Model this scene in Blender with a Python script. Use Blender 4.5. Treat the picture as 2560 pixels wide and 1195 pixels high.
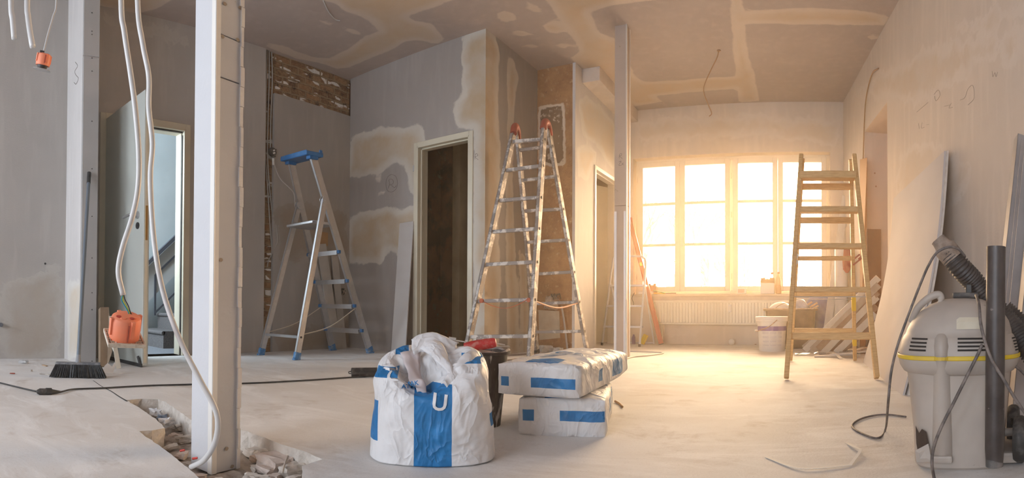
import bpy, bmesh, math, random
import numpy as np
from mathutils import Vector, Matrix, noise, geometry

for _o in list(bpy.data.objects):
    bpy.data.objects.remove(_o)
SC = bpy.context.scene
COL = SC.collection
PI = math.pi
random.seed(7)

# ------------------------------------------------------------------ camera
# the photograph is a stitched panorama: a cylindrical lens, eye 0.44 m up, looking nearly level
FPX, YAW, PITCH, ROLL, CY, HC = 1379.87, .5218, .0121, .0044, 750.25, .4383
H = HC + 2.4
cam_data = bpy.data.cameras.new('camera')
cam = bpy.data.objects.new('camera', cam_data)
COL.objects.link(cam)
RM = Matrix.Rotation(YAW, 3, 'Z') @ Matrix.Rotation(PI / 2 + PITCH, 3, 'X') @ Matrix.Rotation(ROLL, 3, 'Z')
cam.matrix_world = Matrix.Translation((0, 0, HC)) @ RM.to_4x4()
cam_data.type = 'PANO'
cam_data.panorama_type = 'CENTRAL_CYLINDRICAL'
cam_data.central_cylindrical_range_u_min = -1280 / FPX
cam_data.central_cylindrical_range_u_max = 1280 / FPX
cam_data.central_cylindrical_range_v_min = (CY - 1195) / FPX
cam_data.central_cylindrical_range_v_max = CY / FPX
cam_data.central_cylindrical_radius = 1.0
cam_data.clip_start = .02
SC.camera = cam

# ------------------------------------------------------------------ sky: pale, warm and bright towards the low sun, cool behind
world = bpy.data.worlds.new('sky')
SC.world = world
world.use_nodes = True
wn = world.node_tree.nodes; wl = world.node_tree.links
wn.clear()
w_out = wn.new('ShaderNodeOutputWorld'); w_bg = wn.new('ShaderNodeBackground')
w_tc = wn.new('ShaderNodeTexCoord'); w_dot = wn.new('ShaderNodeVectorMath'); w_dot.operation = 'DOT_PRODUCT'
w_dot.inputs[1].default_value = Vector((.05, .95, .3)).normalized()
w_rmp = wn.new('ShaderNodeValToRGB')
SKY = [(0.0, (.84, .91, 1.0), 10.0), (.45, (.90, .93, 1.0), 8.0), (.68, (1.0, .72, .49), 17.0), (.93, (1.0, .66, .39), 29.0), (1.0, (1.0, .66, .38), 55.0)]
SMAX = 55.0
while len(w_rmp.color_ramp.elements) < len(SKY):
    w_rmp.color_ramp.elements.new(.5)
for e, (p, c, s) in zip(w_rmp.color_ramp.elements, SKY):
    e.position = p; e.color = (c[0] * s / SMAX, c[1] * s / SMAX, c[2] * s / SMAX, 1)
w_map = wn.new('ShaderNodeMapRange'); w_map.inputs['From Min'].default_value = -1
wl.new(w_tc.outputs['Generated'], w_dot.inputs[0]); wl.new(w_dot.outputs['Value'], w_map.inputs['Value'])
wl.new(w_map.outputs['Result'], w_rmp.inputs['Fac']); wl.new(w_rmp.outputs['Color'], w_bg.inputs['Color'])
w_bg.inputs['Strength'].default_value = SMAX
wl.new(w_bg.outputs[0], w_out.inputs['Surface'])

def portal(name, loc, rot, sx, sy):
    # marks a window opening for the sky sampler, gives no light of its own
    l = bpy.data.lights.new(name, 'AREA'); l.shape = 'RECTANGLE'; l.size = sx; l.size_y = sy
    l.cycles.is_portal = True
    o = bpy.data.objects.new(name, l); COL.objects.link(o); o.location = loc; o.rotation_euler = rot
    return o
YW = 6.419                    # window wall
YBACK = -2.6                  # wall behind the camera
portal('window_portal', (-.82, YW + .3, 1.42), (-PI / 2, 0, 0), 2.4, 1.7)
for _x in (-3.25, -1.2):
    portal('window_portal', (_x, YBACK - .25, 1.45), (PI / 2, 0, 0), 1.6, 1.7)

SC.view_settings.view_transform = 'Standard'
SC.view_settings.look = 'None'
SC.view_settings.gamma = 1
SC.view_settings.use_curve_mapping = False
SC.view_settings.exposure = 0.12
SC.cycles.max_bounces = 12
SC.cycles.diffuse_bounces = 8
SC.cycles.transparent_max_bounces = 16
SC.cycles.sample_clamp_indirect = 8
SC.cycles.use_denoising = True

# ------------------------------------------------------------------ measuring helpers: a line of sight met with a real plane
def ray(x, y):
    u = (x - 1280) / FPX; v = (CY - y) / FPX
    return RM @ Vector((math.sin(u), v, -math.cos(u)))
EYE = Vector((0, 0, HC))
def onz(x, y, z=0.0):
    d = ray(x, y); return EYE + d * ((z - HC) / d.z)
def onx(x, y, X):
    d = ray(x, y); return EYE + d * (X / d.x)
def ony(x, y, Y):
    d = ray(x, y); return EYE + d * (Y / d.y)
def at(x, y, rho):
    d = ray(x, y); return EYE + d * (rho / math.hypot(d.x, d.y))

# ------------------------------------------------------------------ materials
def lin(c):
    return tuple(((v / 255) / 12.92 if v / 255 <= .04045 else ((v / 255 + .055) / 1.055) ** 2.4) for v in c)
class NT:
    def __init__(s, name):
        s.m = bpy.data.materials.new(name); s.m.use_nodes = True
        s.n = s.m.node_tree.nodes; s.l = s.m.node_tree.links
        s.b = s.n['Principled BSDF']
        s.tc = s.n.new('ShaderNodeTexCoord').outputs['Object']
    def noise(s, scale, detail=4, rough=.55, vec=None, dist=0):
        t = s.n.new('ShaderNodeTexNoise'); t.inputs['Scale'].default_value = scale
        t.inputs['Detail'].default_value = detail; t.inputs['Roughness'].default_value = rough
        t.inputs['Distortion'].default_value = dist
        s.l.new(vec or s.tc, t.inputs['Vector']); return t.outputs['Fac']
    def stretch(s, sx, sy, sz):
        t = s.n.new('ShaderNodeMapping'); t.inputs['Scale'].default_value = (sx, sy, sz)
        s.l.new(s.tc, t.inputs['Vector']); return t.outputs['Vector']
    def math(s, op, a, b=0.0, c=0.0):
        t = s.n.new('ShaderNodeMath'); t.operation = op
        for i, v in enumerate((a, b, c)):
            if hasattr(v, 'is_linked') or isinstance(v, bpy.types.NodeSocket): s.l.new(v, t.inputs[i])
            else: t.inputs[i].default_value = v
        return t.outputs[0]
    def ramp(s, fac, stops, interp='LINEAR'):
        t = s.n.new('ShaderNodeValToRGB'); cr = t.color_ramp; cr.interpolation = interp
        while len(cr.elements) < len(stops): cr.elements.new(.5)
        for e, (p, c) in zip(cr.elements, stops):
            e.position = p; e.color = (*c, 1) if len(c) == 3 else c
        s.l.new(fac, t.inputs['Fac']); return t.outputs['Color']
    def fac(s, v, a, b):
        t = s.n.new('ShaderNodeMapRange'); t.inputs['From Min'].default_value = a; t.inputs['From Max'].default_value = b
        t.clamp = True; s.l.new(v, t.inputs['Value']); return t.outputs['Result']
    def mix(s, f, a, b, mode='MIX'):
        t = s.n.new('ShaderNodeMix'); t.data_type = 'RGBA'; t.blend_type = mode
        for sock, v in ((t.inputs['Factor'], f), (t.inputs['A'], a), (t.inputs['B'], b)):
            if isinstance(v, bpy.types.NodeSocket): s.l.new(v, sock)
            elif isinstance(v, (int, float)): sock.default_value = v
            else: sock.default_value = (*v, 1)
        return t.outputs['Result']
    def attr(s, name):
        t = s.n.new('ShaderNodeAttribute'); t.attribute_name = name; return t.outputs['Fac']
    def color(s, v):
        if isinstance(v, bpy.types.NodeSocket): s.l.new(v, s.b.inputs['Base Color'])
        else: s.b.inputs['Base Color'].default_value = (*v, 1)
        return s
    def bump(s, h, strength=.3, dist=.01):
        t = s.n.new('ShaderNodeBump'); t.inputs['Strength'].default_value = strength; t.inputs['Distance'].default_value = dist
        s.l.new(h, t.inputs['Height']); s.l.new(t.outputs[0], s.b.inputs['Normal']); return s
    def set(s, **k):
        for a, v in k.items():
            s.b.inputs[a.replace('_', ' ')].default_value = v
        return s

MATS = {}
def plain(name, c, rough=.6, metal=0.0, c2=None, vs=6.0, lo=.4, hi=.65, bump=0.0, bs=60.0, c3=None, s3=30.0, lo3=.62, hi3=.7, stretch=None):
    """base colour c, blotches of c2 (scale vs), specks or drips of c3 (scale s3)"""
    if name in MATS: return MATS[name]
    t = NT(name); col = c
    vec = t.stretch(*stretch) if stretch else None
    if c2: col = t.mix(t.fac(t.noise(vs, 5, .6, vec), lo, hi), col, c2)
    if c3: col = t.mix(t.fac(t.noise(s3, 4, .6, vec), lo3, hi3), col, c3)
    t.color(col).set(Roughness=rough, Metallic=metal)
    if bump: t.bump(t.noise(bs, 4), bump, .004)
    MATS[name] = t.m
    return t.m

BOARD = (.345, .315, .295); FILL_W = (.57, .525, .46); FILL_B = (.46, .345, .225)
def board_mat(name, base, white, beige, wob=.10, mottling=.10):
    t = NT(name)
    sd = t.attr('sd')
    d = t.math('ADD', sd, t.math('MULTIPLY', t.math('SUBTRACT', t.noise(5, 6, .6), .5), wob))
    d = t.math('ADD', d, t.math('MULTIPLY', t.math('SUBTRACT', t.noise(28, 5, .6), .5), wob * .35))
    f = t.fac(d, -.004, .012)
    g = t.fac(t.math('ADD', d, t.math('MULTIPLY', t.math('SUBTRACT', t.noise(3.2, 3), .5), .1)), .035, .10)
    fill = t.mix(g, white, beige)
    base_c = t.mix(t.fac(t.noise(2.2, 6, .62), .3, .75), base, tuple(v * (1 - mottling) for v in base))
    base_c = t.mix(t.fac(t.noise(1.0, 3, .5, t.stretch(14, 14, 2)), .5, .8), base_c, tuple(min(1, v * 1.08) for v in base))
    fill = t.mix(t.fac(t.noise(4.0, 7, .65), .35, .8), fill, tuple(v * .93 for v in white))
    t.color(t.mix(f, base_c, fill)).set(Roughness=.85)
    t.bump(t.math('ADD', t.noise(90, 4), t.math('MULTIPLY', f, .6)), .25, .004)
    return t.m
M_board = board_mat('filled_plasterboard', BOARD, FILL_W, FILL_B)
M_board_pale = board_mat('pale_plasterboard', (.64, .615, .60), (.72, .70, .66), (.66, .57, .45), .14)
M_plaster_w = board_mat('skimmed_wall', (.60, .575, .54), (.66, .64, .60), (.58, .52, .45), .25, .12)

M_plaster_glow = board_mat('glow_tinted_skim', (.66, .575, .50), (.69, .61, .54), (.62, .52, .42), .30, .09)  # skim colour carries the warm flare glow from the window side

def brick_mat():
    t = NT('exposed_brickwork')
    br = t.n.new('ShaderNodeTexBrick')
    mp = t.n.new('ShaderNodeMapping'); mp.inputs['Rotation'].default_value = (PI / 2, 0, PI / 2)
    # wall lies in the Y-Z plane: feed (y, z)
    sx = t.n.new('ShaderNodeSeparateXYZ'); cx = t.n.new('ShaderNodeCombineXYZ')
    nz = t.n.new('ShaderNodeTexNoise'); nz.inputs['Scale'].default_value = 7; t.l.new(t.tc, nz.inputs['Vector'])
    ad = t.n.new('ShaderNodeMixRGB'); ad.blend_type = 'ADD'; ad.inputs[0].default_value = .035
    t.l.new(t.tc, sx.inputs[0]); t.l.new(sx.outputs['Y'], cx.inputs['X']); t.l.new(sx.outputs['Z'], cx.inputs['Y'])
    t.l.new(cx.outputs[0], ad.inputs[1]); t.l.new(nz.outputs['Color'], ad.inputs[2]); t.l.new(ad.outputs[0], br.inputs['Vector'])
    br.inputs['Scale'].default_value = 1.0
    br.inputs['Brick Width'].default_value = .19; br.inputs['Row Height'].default_value = .068
    br.inputs['Mortar Size'].default_value = .011; br.inputs['Mortar Smooth'].default_value = .4; br.inputs['Bias'].default_value = -.1
    br.inputs['Color1'].default_value = (.13, .05, .025, 1); br.inputs['Color2'].default_value = (.34, .17, .08, 1)
    br.inputs['Mortar'].default_value = (.27, .20, .13, 1)
    # whitewashed bricks: another brick lattice on the same joints picks some
    b2 = t.n.new('ShaderNodeTexBrick'); t.l.new(ad.outputs[0], b2.inputs['Vector'])
    for k in ('Scale', 'Brick Width', 'Row Height', 'Mortar Size', 'Mortar Smooth'):
        b2.inputs[k].default_value = br.inputs[k].default_value
    b2.inputs['Bias'].default_value = -.2; b2.offset_frequency = 3
    b2.inputs['Color1'].default_value = (0, 0, 0, 1); b2.inputs['Color2'].default_value = (1, 1, 1, 1); b2.inputs['Mortar'].default_value = (0, 0, 0, 1)
    wmask = t.math('MULTIPLY', t.fac(t.noise(1.0, 1, .4, t.stretch(6, 6.5, 17)), .60, .63), t.fac(t.noise(26, 5, .7), .34, .42))
    wmask = t.math('MULTIPLY', wmask, t.fac(br.outputs['Fac'], .5, .1))
    c = t.mix(t.fac(t.noise(24, 6, .7), .35, .7), br.outputs['Color'], (.40, .26, .14))
    c = t.mix(t.fac(t.noise(10, 5, .7), .56, .66), c, (.075, .04, .03))
    c = t.mix(wmask, c, (.78, .75, .70))
    t.color(c).set(Roughness=.95)
    hgt = t.math('ADD', t.math('MULTIPLY', t.fac(br.outputs['Fac'], 0, 1), -1.0), t.noise(45, 5))
    t.bump(hgt, .8, .02)
    return t.m
M_brick = brick_mat()

def old_plaster():
    t = NT('old_brown_plaster')
    d = t.math('ADD', t.attr('sd'), t.math('MULTIPLY', t.math('SUBTRACT', t.noise(14, 6, .65), .5), .045))
    c = t.mix(t.fac(t.noise(4.5, 7, .7), .38, .62), (.50, .27, .125), (.34, .165, .075))
    c = t.mix(t.fac(t.noise(19, 6, .7), .58, .68), c, (.62, .42, .25))
    c = t.mix(t.fac(t.noise(38, 5, .6), .66, .70), c, (.13, .07, .04))
    c = t.mix(t.fac(d, -.022, -.012), c, (.72, .60, .48))
    c = t.mix(t.fac(d, .006, .014), c, (.24, .15, .09))
    c = t.mix(t.math('MULTIPLY', t.fac(d, .0, .014), t.fac(t.noise(9, 6, .7), .57, .62)), c, (.66, .54, .42))
    t.color(c).set(Roughness=.95)
    t.bump(t.noise(30, 7, .7), .7, .02)
    return t.m
M_brown = old_plaster()

def floor_mat():
    t = NT('dusty_screed')
    c = t.mix(t.fac(t.noise(.9, 6, .62), .42, .62), (.72, .715, .71), (.63, .605, .58))
    c = t.mix(t.fac(t.noise(3.3, 7, .7, None, .6), .54, .70), c, (.52, .475, .43))
    c = t.mix(t.fac(t.noise(1.7, 5, .7, t.stretch(1, 2.5, 1), .8), .50, .64), c, (.77, .765, .76))
    c = t.mix(t.fac(t.noise(160, 3, .7), .60, .74), c, (.42, .39, .36))
    c = t.mix(t.fac(t.noise(34, 5, .7), .70, .76), c, (.40, .36, .32))
    t.color(c).set(Roughness=.72)
    t.bump(t.math('ADD', t.noise(110, 5, .7), t.math('MULTIPLY', t.noise(6, 4), 1.4)), .35, .005)
    return t.m
M_floor = floor_mat()
M_rubble = plain('broken_screed', (.64, .60, .55), .95, c2=(.44, .39, .34), vs=18, bump=.8, bs=50)
M_dirt = plain('trench_dirt', (.52, .47, .42), .95, c2=(.24, .195, .16), vs=12, lo=.42, hi=.66, bump=1.0, bs=45)
M_white = plain('white_paint', (.76, .74, .70), .45, c2=(.70, .68, .64), vs=5)
M_cream = plain('cream_door_paint', (.62, .57, .45), .4, c2=(.57, .52, .41), vs=4)
M_doorleaf = plain('grey_green_door_paint', (.52, .54, .50), .38, c2=(.49, .51, .475), vs=2)
M_dark = plain('black_rubber', (.025, .026, .028), .5, c2=(.05, .05, .05), vs=30)
M_steel = plain('brushed_steel', (.58, .58, .58), .38, .7)
M_alu = plain('aluminium', (.58, .58, .59), .38, .85, c2=(.66, .66, .66), vs=22, lo=.5, hi=.7)
M_blue = plain('blue_plastic', (.008, .11, .30), .45, c2=(.03, .15, .34), vs=18)
M_dustblue = plain('dusty_blue_plastic', (.05, .19, .40), .6, c2=(.35, .40, .46), vs=30, lo=.48, hi=.7)
M_orange = plain('orange_plastic', (.90, .25, .12), .5, c2=(.80, .26, .15), vs=20)
M_conduit = plain('white_conduit', (.62, .615, .61), .38)
M_wood = plain('pine', (.66, .44, .20), .55, c2=(.55, .33, .14), vs=9, stretch=(2, 2, 14), bump=.15)
M_brownboard = plain('brown_hardboard', (.26, .13, .06), .7, c2=(.20, .10, .05), vs=5)
M_sockdark = plain('dusty_black_plastic', (.045, .042, .04), .55, c2=(.18, .16, .15), vs=25, lo=.5, hi=.75)
M_pencil = plain('pencil_line', (.20, .17, .15), .8)
M_pencil_faint = plain('faint_pencil_line', (.42, .35, .29), .8)

# ------------------------------------------------------------------ mesh helpers
def link(name, me, m=None, parent=None):
    o = bpy.data.objects.new(name, me); COL.objects.link(o)
    if m is not None:
        for k in (m if isinstance(m, (list, tuple)) else [m]): me.materials.append(k)
    if parent is not None: o.parent = parent
    return o
def build(name, bm, m=None, parent=None, smooth=False, loc=None):
    bmesh.ops.recalc_face_normals(bm, faces=bm.faces[:])
    me = bpy.data.meshes.new(name)
    if smooth:
        for f in bm.faces: f.smooth = True
    if loc is not None:
        bmesh.ops.translate(bm, verts=bm.verts[:], vec=-Vector(loc))
    bm.to_mesh(me); bm.free()
    if smooth and smooth != 1:
        me.set_sharp_from_angle(angle=math.radians(smooth))
    o = link(name, me, m, parent)
    if loc is not None: o.location = loc
    return o
def tag(o, label=None, cat=None, group=None, kind=None):
    if label: o['label'] = label
    if cat: o['category'] = cat
    if group: o['group'] = group
    if kind: o['kind'] = kind
    return o
def thing(name, label, cat, loc=(0, 0, 0), rz=0.0, group=None):
    o = bpy.data.objects.new(name, None); COL.objects.link(o)
    o.location = loc; o.rotation_euler = (0, 0, rz); o.empty_display_size = .05
    return tag(o, label, cat, group)
def copy_tree(o, parent=None):
    c = o.copy(); COL.objects.link(c); c.parent = parent
    for ch in o.children: copy_tree(ch, c)
    return c
def new(): return bmesh.new()
def box(bm, c, s, rot=None, mi=0):
    """box centred at c with full size s; rot a 3x3 matrix"""
    r = bmesh.ops.create_cube(bm, size=1)
    M = Matrix.Translation(c) @ (rot.to_4x4() if rot else Matrix.Identity(4)) @ Matrix.Diagonal((*s, 1))
    bmesh.ops.transform(bm, matrix=M, verts=r['verts'])
    if mi:
        for f in {f for v in r['verts'] for f in v.link_faces}: f.material_index = mi
    return r['verts']
def frame(d, up=(0, 0, 1)):
    d = Vector(d).normalized(); up = Vector(up)
    if abs(d.dot(up)) > .99: up = Vector((0, 1, 0))
    x = up.cross(d).normalized(); y = d.cross(x)
    return Matrix((x, y, d)).transposed()
def bar(bm, a, b, w, t, up=(0, 0, 1), mi=0):
    """rectangular bar from a to b; w across (horizontal), t the other way"""
    a = Vector(a); b = Vector(b)
    return box(bm, (a + b) / 2, (w, t, (b - a).length), frame(b - a, up), mi)
def channel(bm, a, b, w, t, th=.003, up=(0, 0, 1), flip=1):
    """open U profile from a to b: web w wide, flanges t deep"""
    a = Vector(a); b = Vector(b); F = frame(b - a, up); L = (b - a).length; c = (a + b) / 2
    box(bm, c + F @ Vector((0, -flip * (t - th) / 2, 0)), (w, th, L), F)
    for s in (-1, 1): box(bm, c + F @ Vector((s * (w - th) / 2, 0, 0)), (th, t, L), F)
def smooth_path(pts, n=8):
    pts = [Vector(p) for p in pts]
    if len(pts) < 3: return pts
    out = []
    P = [pts[0] * 2 - pts[1]] + pts + [pts[-1] * 2 - pts[-2]]
    for i in range(1, len(P) - 2):
        for k in range(n):
            t = k / n
            a, b, c, d = P[i - 1], P[i], P[i + 1], P[i + 2]
            out.append(.5 * ((2 * b) + (c - a) * t + (2 * a - 5 * b + 4 * c - d) * t * t + (3 * b - a - 3 * c + d) * t ** 3))
    out.append(pts[-1]); return out
def tube(bm, pts, r, seg=8, smooth=6, closed_ends=True, ridges=None):
    """round tube along pts; r a number or a function of 0..1"""
    path = smooth_path(pts, smooth) if smooth else [Vector(p) for p in pts]
    n = len(path); prev = None; rings = []
    for i, p in enumerate(path):
        d = (path[min(i + 1, n - 1)] - path[max(i - 1, 0)])
        if d.length < 1e-9: d = Vector((0, 0, 1))
        d.normalize()
        if prev is None:
            x = d.orthogonal().normalized()
        else:
            x = (prev - d * prev.dot(d)).normalized()
        prev = x; y = d.cross(x)
        rr = r(i / (n - 1)) if callable(r) else r
        rings.append([bm.verts.new(p + (x * math.cos(a) + y * math.sin(a)) * rr) for a in [2 * PI * k / seg for k in range(seg)]])
    for a, b in zip(rings, rings[1:]):
        for k in range(seg):
            bm.faces.new((a[k], a[(k + 1) % seg], b[(k + 1) % seg], b[k]))
    if closed_ends:
        bm.faces.new(rings[0][::-1]); bm.faces.new(rings[-1])
    return rings
def cyl(bm, a, b, r, r2=None, seg=20):
    return tube(bm, [a, b], (lambda t: r + (r2 - r) * t) if r2 is not None else r, seg, 0)
def lathe(bm, prof, seg=32, sx=1.0, sy=1.0, c=(0, 0, 0), cap=True, power=2.0):
    """profile [(r, z)] turned about Z; power>2 squares the plan"""
    rings = []
    for r, z in prof:
        ring = []
        for k in range(seg):
            a = 2 * PI * k / seg; ca, sa = math.cos(a), math.sin(a)
            q = (abs(ca) ** power + abs(sa) ** power) ** (-1 / power)
            ring.append(bm.verts.new((c[0] + r * sx * ca * q, c[1] + r * sy * sa * q, c[2] + z)))
        rings.append(ring)
    for a, b in zip(rings, rings[1:]):
        for k in range(seg):
            bm.faces.new((a[k], a[(k + 1) % seg], b[(k + 1) % seg], b[k]))
    if cap:
        bm.faces.new(rings[0][::-1]); bm.faces.new(rings[-1])
    return rings
def prism(bm, poly, z0, z1, mi=0):
    """poly: list of (x, y) -> upright prism"""
    lo = [bm.verts.new((x, y, z0)) for x, y in poly]; hi = [bm.verts.new((x, y, z1)) for x, y in poly]
    n = len(poly); fs = [bm.faces.new(lo[::-1]), bm.faces.new(hi)]
    for k in range(n): fs.append(bm.faces.new((lo[k], lo[(k + 1) % n], hi[(k + 1) % n], hi[k])))
    for f in fs: f.material_index = mi
    return fs
def slab(bm, poly3, th):
    """poly3: coplanar 3-D polygon, thickened by th along its normal"""
    P = [Vector(p) for p in poly3]; n = (P[1] - P[0]).cross(P[2] - P[0]).normalized() * th
    a = [bm.verts.new(p) for p in P]; b = [bm.verts.new(p + n) for p in P]; k = len(P)
    bm.faces.new(a[::-1]); bm.faces.new(b)
    for i in range(k): bm.faces.new((a[i], a[(i + 1) % k], b[(i + 1) % k], b[i]))
def bevel(bm, w, seg=2, ang=.6):
    es = [e for e in bm.edges if len(e.link_faces) == 2 and e.calc_face_angle(0) > ang]
    bmesh.ops.bevel(bm, geom=es, offset=w, segments=seg, affect='EDGES', profile=.6, clamp_overlap=True)
def subdiv(bm, cuts=1, smooth=0.0):
    bmesh.ops.subdivide_edges(bm, edges=bm.edges[:], cuts=cuts, use_grid_fill=True, smooth=smooth)
def jitter(bm, amp, sc=10.0, seed=0.0):
    for v in bm.verts:
        v.co += noise.noise_vector(v.co * sc + Vector((seed, seed * .7, 0))) * amp

# signed distance to polygons (numpy), positive inside
def poly_sd(X, Y, polys):
    best = np.full(X.shape, -9.0)
    for P in polys:
        P = np.array(P, float); n = len(P)
        d2 = np.full(X.shape, 1e9); ins = np.zeros(X.shape, bool)
        for i in range(n):
            ax, ay = P[i]; bx, by = P[(i + 1) % n]
            ex, ey = bx - ax, by - ay; L = ex * ex + ey * ey + 1e-12
            t = np.clip(((X - ax) * ex + (Y - ay) * ey) / L, 0, 1)
            d2 = np.minimum(d2, (X - ax - t * ex) ** 2 + (Y - ay - t * ey) ** 2)
            c = ((ay > Y) != (by > Y)) & (X < ex * (Y - ay) / (ey if abs(ey) > 1e-12 else 1e-12) + ax)
            ins ^= c
        best = np.maximum(best, np.where(ins, 1, -1) * np.sqrt(d2))
    return best
def grid_lines(a, b, step, extra):
    n = max(1, int(round((b - a) / step)))
    v = sorted(set([round(x, 5) for x in np.linspace(a, b, n + 1)] + [round(e, 5) for e in extra if a < e < b]))
    return v
class Wall:
    """upright wall: plan start P, unit direction U, N points out of the room"""
    def __init__(s, P, Q, N):
        s.P = Vector((P[0], P[1])); Q = Vector((Q[0], Q[1])); s.L = (Q - s.P).length
        s.U = (Q - s.P).normalized(); s.N = Vector(N).normalized()
    def pt(s, u, z, off=0.0):
        p = s.P + s.U * u + s.N * off; return Vector((p.x, p.y, z))
    def hit(s, x, y, off=0.0):
        """(u, z) where the line of sight through a picture point meets the wall face"""
        d = ray(x, y); n = s.N; t = (s.P.dot(n) + off) / (d.x * n.x + d.y * n.y)
        p = EYE + d * t; return ((Vector((p.x, p.y)) - s.P).dot(s.U), p.z)
    def p3(s, x, y, off=0.0):
        u, z = s.hit(x, y, off); return s.pt(u, z, off)
    def build(s, name, m, t=.12, openings=(), polys=(), z0=-.02, z1=None, step=.05, u0=0.0, u1=None, parent=None, polys_uv=()):
        z1 = H + .02 if z1 is None else z1; u1 = s.L if u1 is None else u1
        us = grid_lines(u0, u1, step, [o[0] for o in openings] + [o[1] for o in openings])
        zs = grid_lines(z0, z1, step, [o[2] for o in openings] + [o[3] for o in openings])
        bm = bmesh.new(); F = {}; B = {}
        def cell_open(i, j):
            uc, zc = (us[i] + us[i + 1]) / 2, (zs[j] + zs[j + 1]) / 2
            return any(a < uc < b and c < zc < d for a, b, c, d in openings)
        ok = [[not cell_open(i, j) for j in range(len(zs) - 1)] for i in range(len(us) - 1)]
        def v(D, i, j, off):
            if (i, j) not in D: D[(i, j)] = bm.verts.new(s.pt(us[i], zs[j], off))
            return D[(i, j)]
        for i in range(len(us) - 1):
            for j in range(len(zs) - 1):
                if not ok[i][j]: continue
                c = [(i, j), (i + 1, j), (i + 1, j + 1), (i, j + 1)]
                bm.faces.new([v(F, a, b, 0) for a, b in c]); bm.faces.new([v(B, a, b, t) for a, b in c][::-1])
                for (di, dj), (e1, e2) in (((0, -1), (c[0], c[1])), ((1, 0), (c[1], c[2])), ((0, 1), (c[2], c[3])), ((-1, 0), (c[3], c[0]))):
                    ni, nj = i + di, j + dj
                    if not (0 <= ni < len(us) - 1 and 0 <= nj < len(zs) - 1 and ok[ni][nj]):
                        bm.faces.new((v(F, *e1, 0), v(B, *e1, t), v(B, *e2, t), v(F, *e2, 0)))
        o = build(name, bm, m, parent)
        co = np.empty(len(o.data.vertices) * 3); o.data.vertices.foreach_get('co', co); co = co.reshape(-1, 3)
        u = (co[:, 0] - s.P.x) * s.U.x + (co[:, 1] - s.P.y) * s.U.y
        pl = [[s.hit(*q) for q in p] for p in polys] + list(polys_uv)
        sd = poly_sd(u, co[:, 2], pl) if pl else np.full(len(u), -1.0)
        a = o.data.attributes.new('sd', 'FLOAT', 'POINT'); a.data.foreach_set('value', sd.astype(np.float32))
        if parent is None: tag(o, kind='structure')
        return o
def struct(o): o['kind'] = 'structure'; return o
def strokes(name, wall, lines, w=.004, m=None, parent=None, off=-.001, sm=4):
    """pencil strokes on a wall, given as picture polylines"""
    bm = new()
    for ln in lines:
        P = smooth_path([wall.p3(*q, off) for q in ln], sm) if len(ln) > 2 else [wall.p3(*q, off) for q in ln]
        for a, b in zip(P, P[1:]):
            if (b - a).length > 1e-5:
                box(bm, (a + b) / 2, (w, .0012, (b - a).length + w * .4), frame(b - a, (wall.N.x, wall.N.y, 0)))
    return build(name, bm, m or M_pencil, parent)

# ================================================================== THE ROOM
X1, X2, X3 = -4.245, -2.561, -2.136      # wall planes facing +X
Y2, Y3, Y1 = 3.982, 4.953, 1.035         # wall planes facing -Y
def RX(y): return .511 + .12 * (YW - y)   # right wall, slightly out of square
W_win = Wall((X3, YW), (RX(YW), YW), (0, 1))
W_right = Wall((RX(YBACK), YBACK), (RX(YW), YW), (1, .12))
W_l3 = Wall((X3, Y3 - .012), (X3, YW), (-1, 0))
W_brown = Wall((X2, Y3), (X3 - .03, Y3), (0, 1))
W_l2 = Wall((X2, Y2 + .0025), (X2, Y3), (-1, 0))
W_mid = Wall((X1, Y2), (X2, Y2), (0, 1))
W_l1 = Wall((X1, YBACK), (X1, Y2), (-1, 0))
W_stub = Wall((X1, Y1), (-3.80, Y1), (0, 1))
W_back = Wall((X1, YBACK), (RX(YBACK), YBACK), (0, -1))

def sc3(ox, oy, pts, k=1.992): return [(ox + x / k, oy + y / k) for x, y in pts]
# ---- window wall
uL, _ = W_win.hit(1583, 500); uR, _ = W_win.hit(2076, 500); zT = 2.25; zS = .585
walls = {}
walls['window'] = W_win.build('wall_window', M_plaster_glow, .34, [(uL, uR, zS, zT)],
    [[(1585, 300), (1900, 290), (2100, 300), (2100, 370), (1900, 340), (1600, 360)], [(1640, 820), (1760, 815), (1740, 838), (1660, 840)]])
# ---- right wall with a door niche
n0 = W_right.hit(2218, 270); n1 = W_right.hit(2161, 349)
NZ = 2.16
walls['right'] = W_right.build('wall_right', M_plaster_glow, .42, [(n0[0], n1[0], -.02, NZ)],
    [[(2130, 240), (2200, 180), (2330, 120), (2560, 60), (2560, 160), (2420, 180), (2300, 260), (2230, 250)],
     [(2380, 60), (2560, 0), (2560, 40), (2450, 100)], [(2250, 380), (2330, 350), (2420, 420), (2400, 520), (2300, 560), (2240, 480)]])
bmn = new(); a = W_right.pt(n0[0] - .1, 0, .40); b = W_right.pt(n1[0] + .1, 0, .40)
bar(bmn, (a.x, a.y, NZ / 2), (b.x, b.y, NZ / 2), NZ + .1, .05, up=(1, 0, 0)); bmn2 = bmn
bar(bmn, (a.x + .0, a.y, NZ / 2), (b.x, b.y, NZ / 2), .05, NZ + .1)
struct(build('wall_niche', bmn, M_plaster_glow))
# ---- far left wall with a door
f0 = W_l3.hit(1487, 412); f1 = W_l3.hit(1541, 456)
walls['l3'] = W_l3.build('wall_left_far', M_board_pale, .03, [(f0[0], f0[0] + .78, -.02, 1.94)],
    [[(1447, 250), (1468, 238), (1500, 262), (1537, 310), (1537, 430), (1512, 400), (1490, 362), (1470, 350), (1455, 335)],
     [(1443, 362), (1476, 360), (1492, 385), (1488, 410), (1470, 450), (1450, 440), (1443, 452)]])
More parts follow.
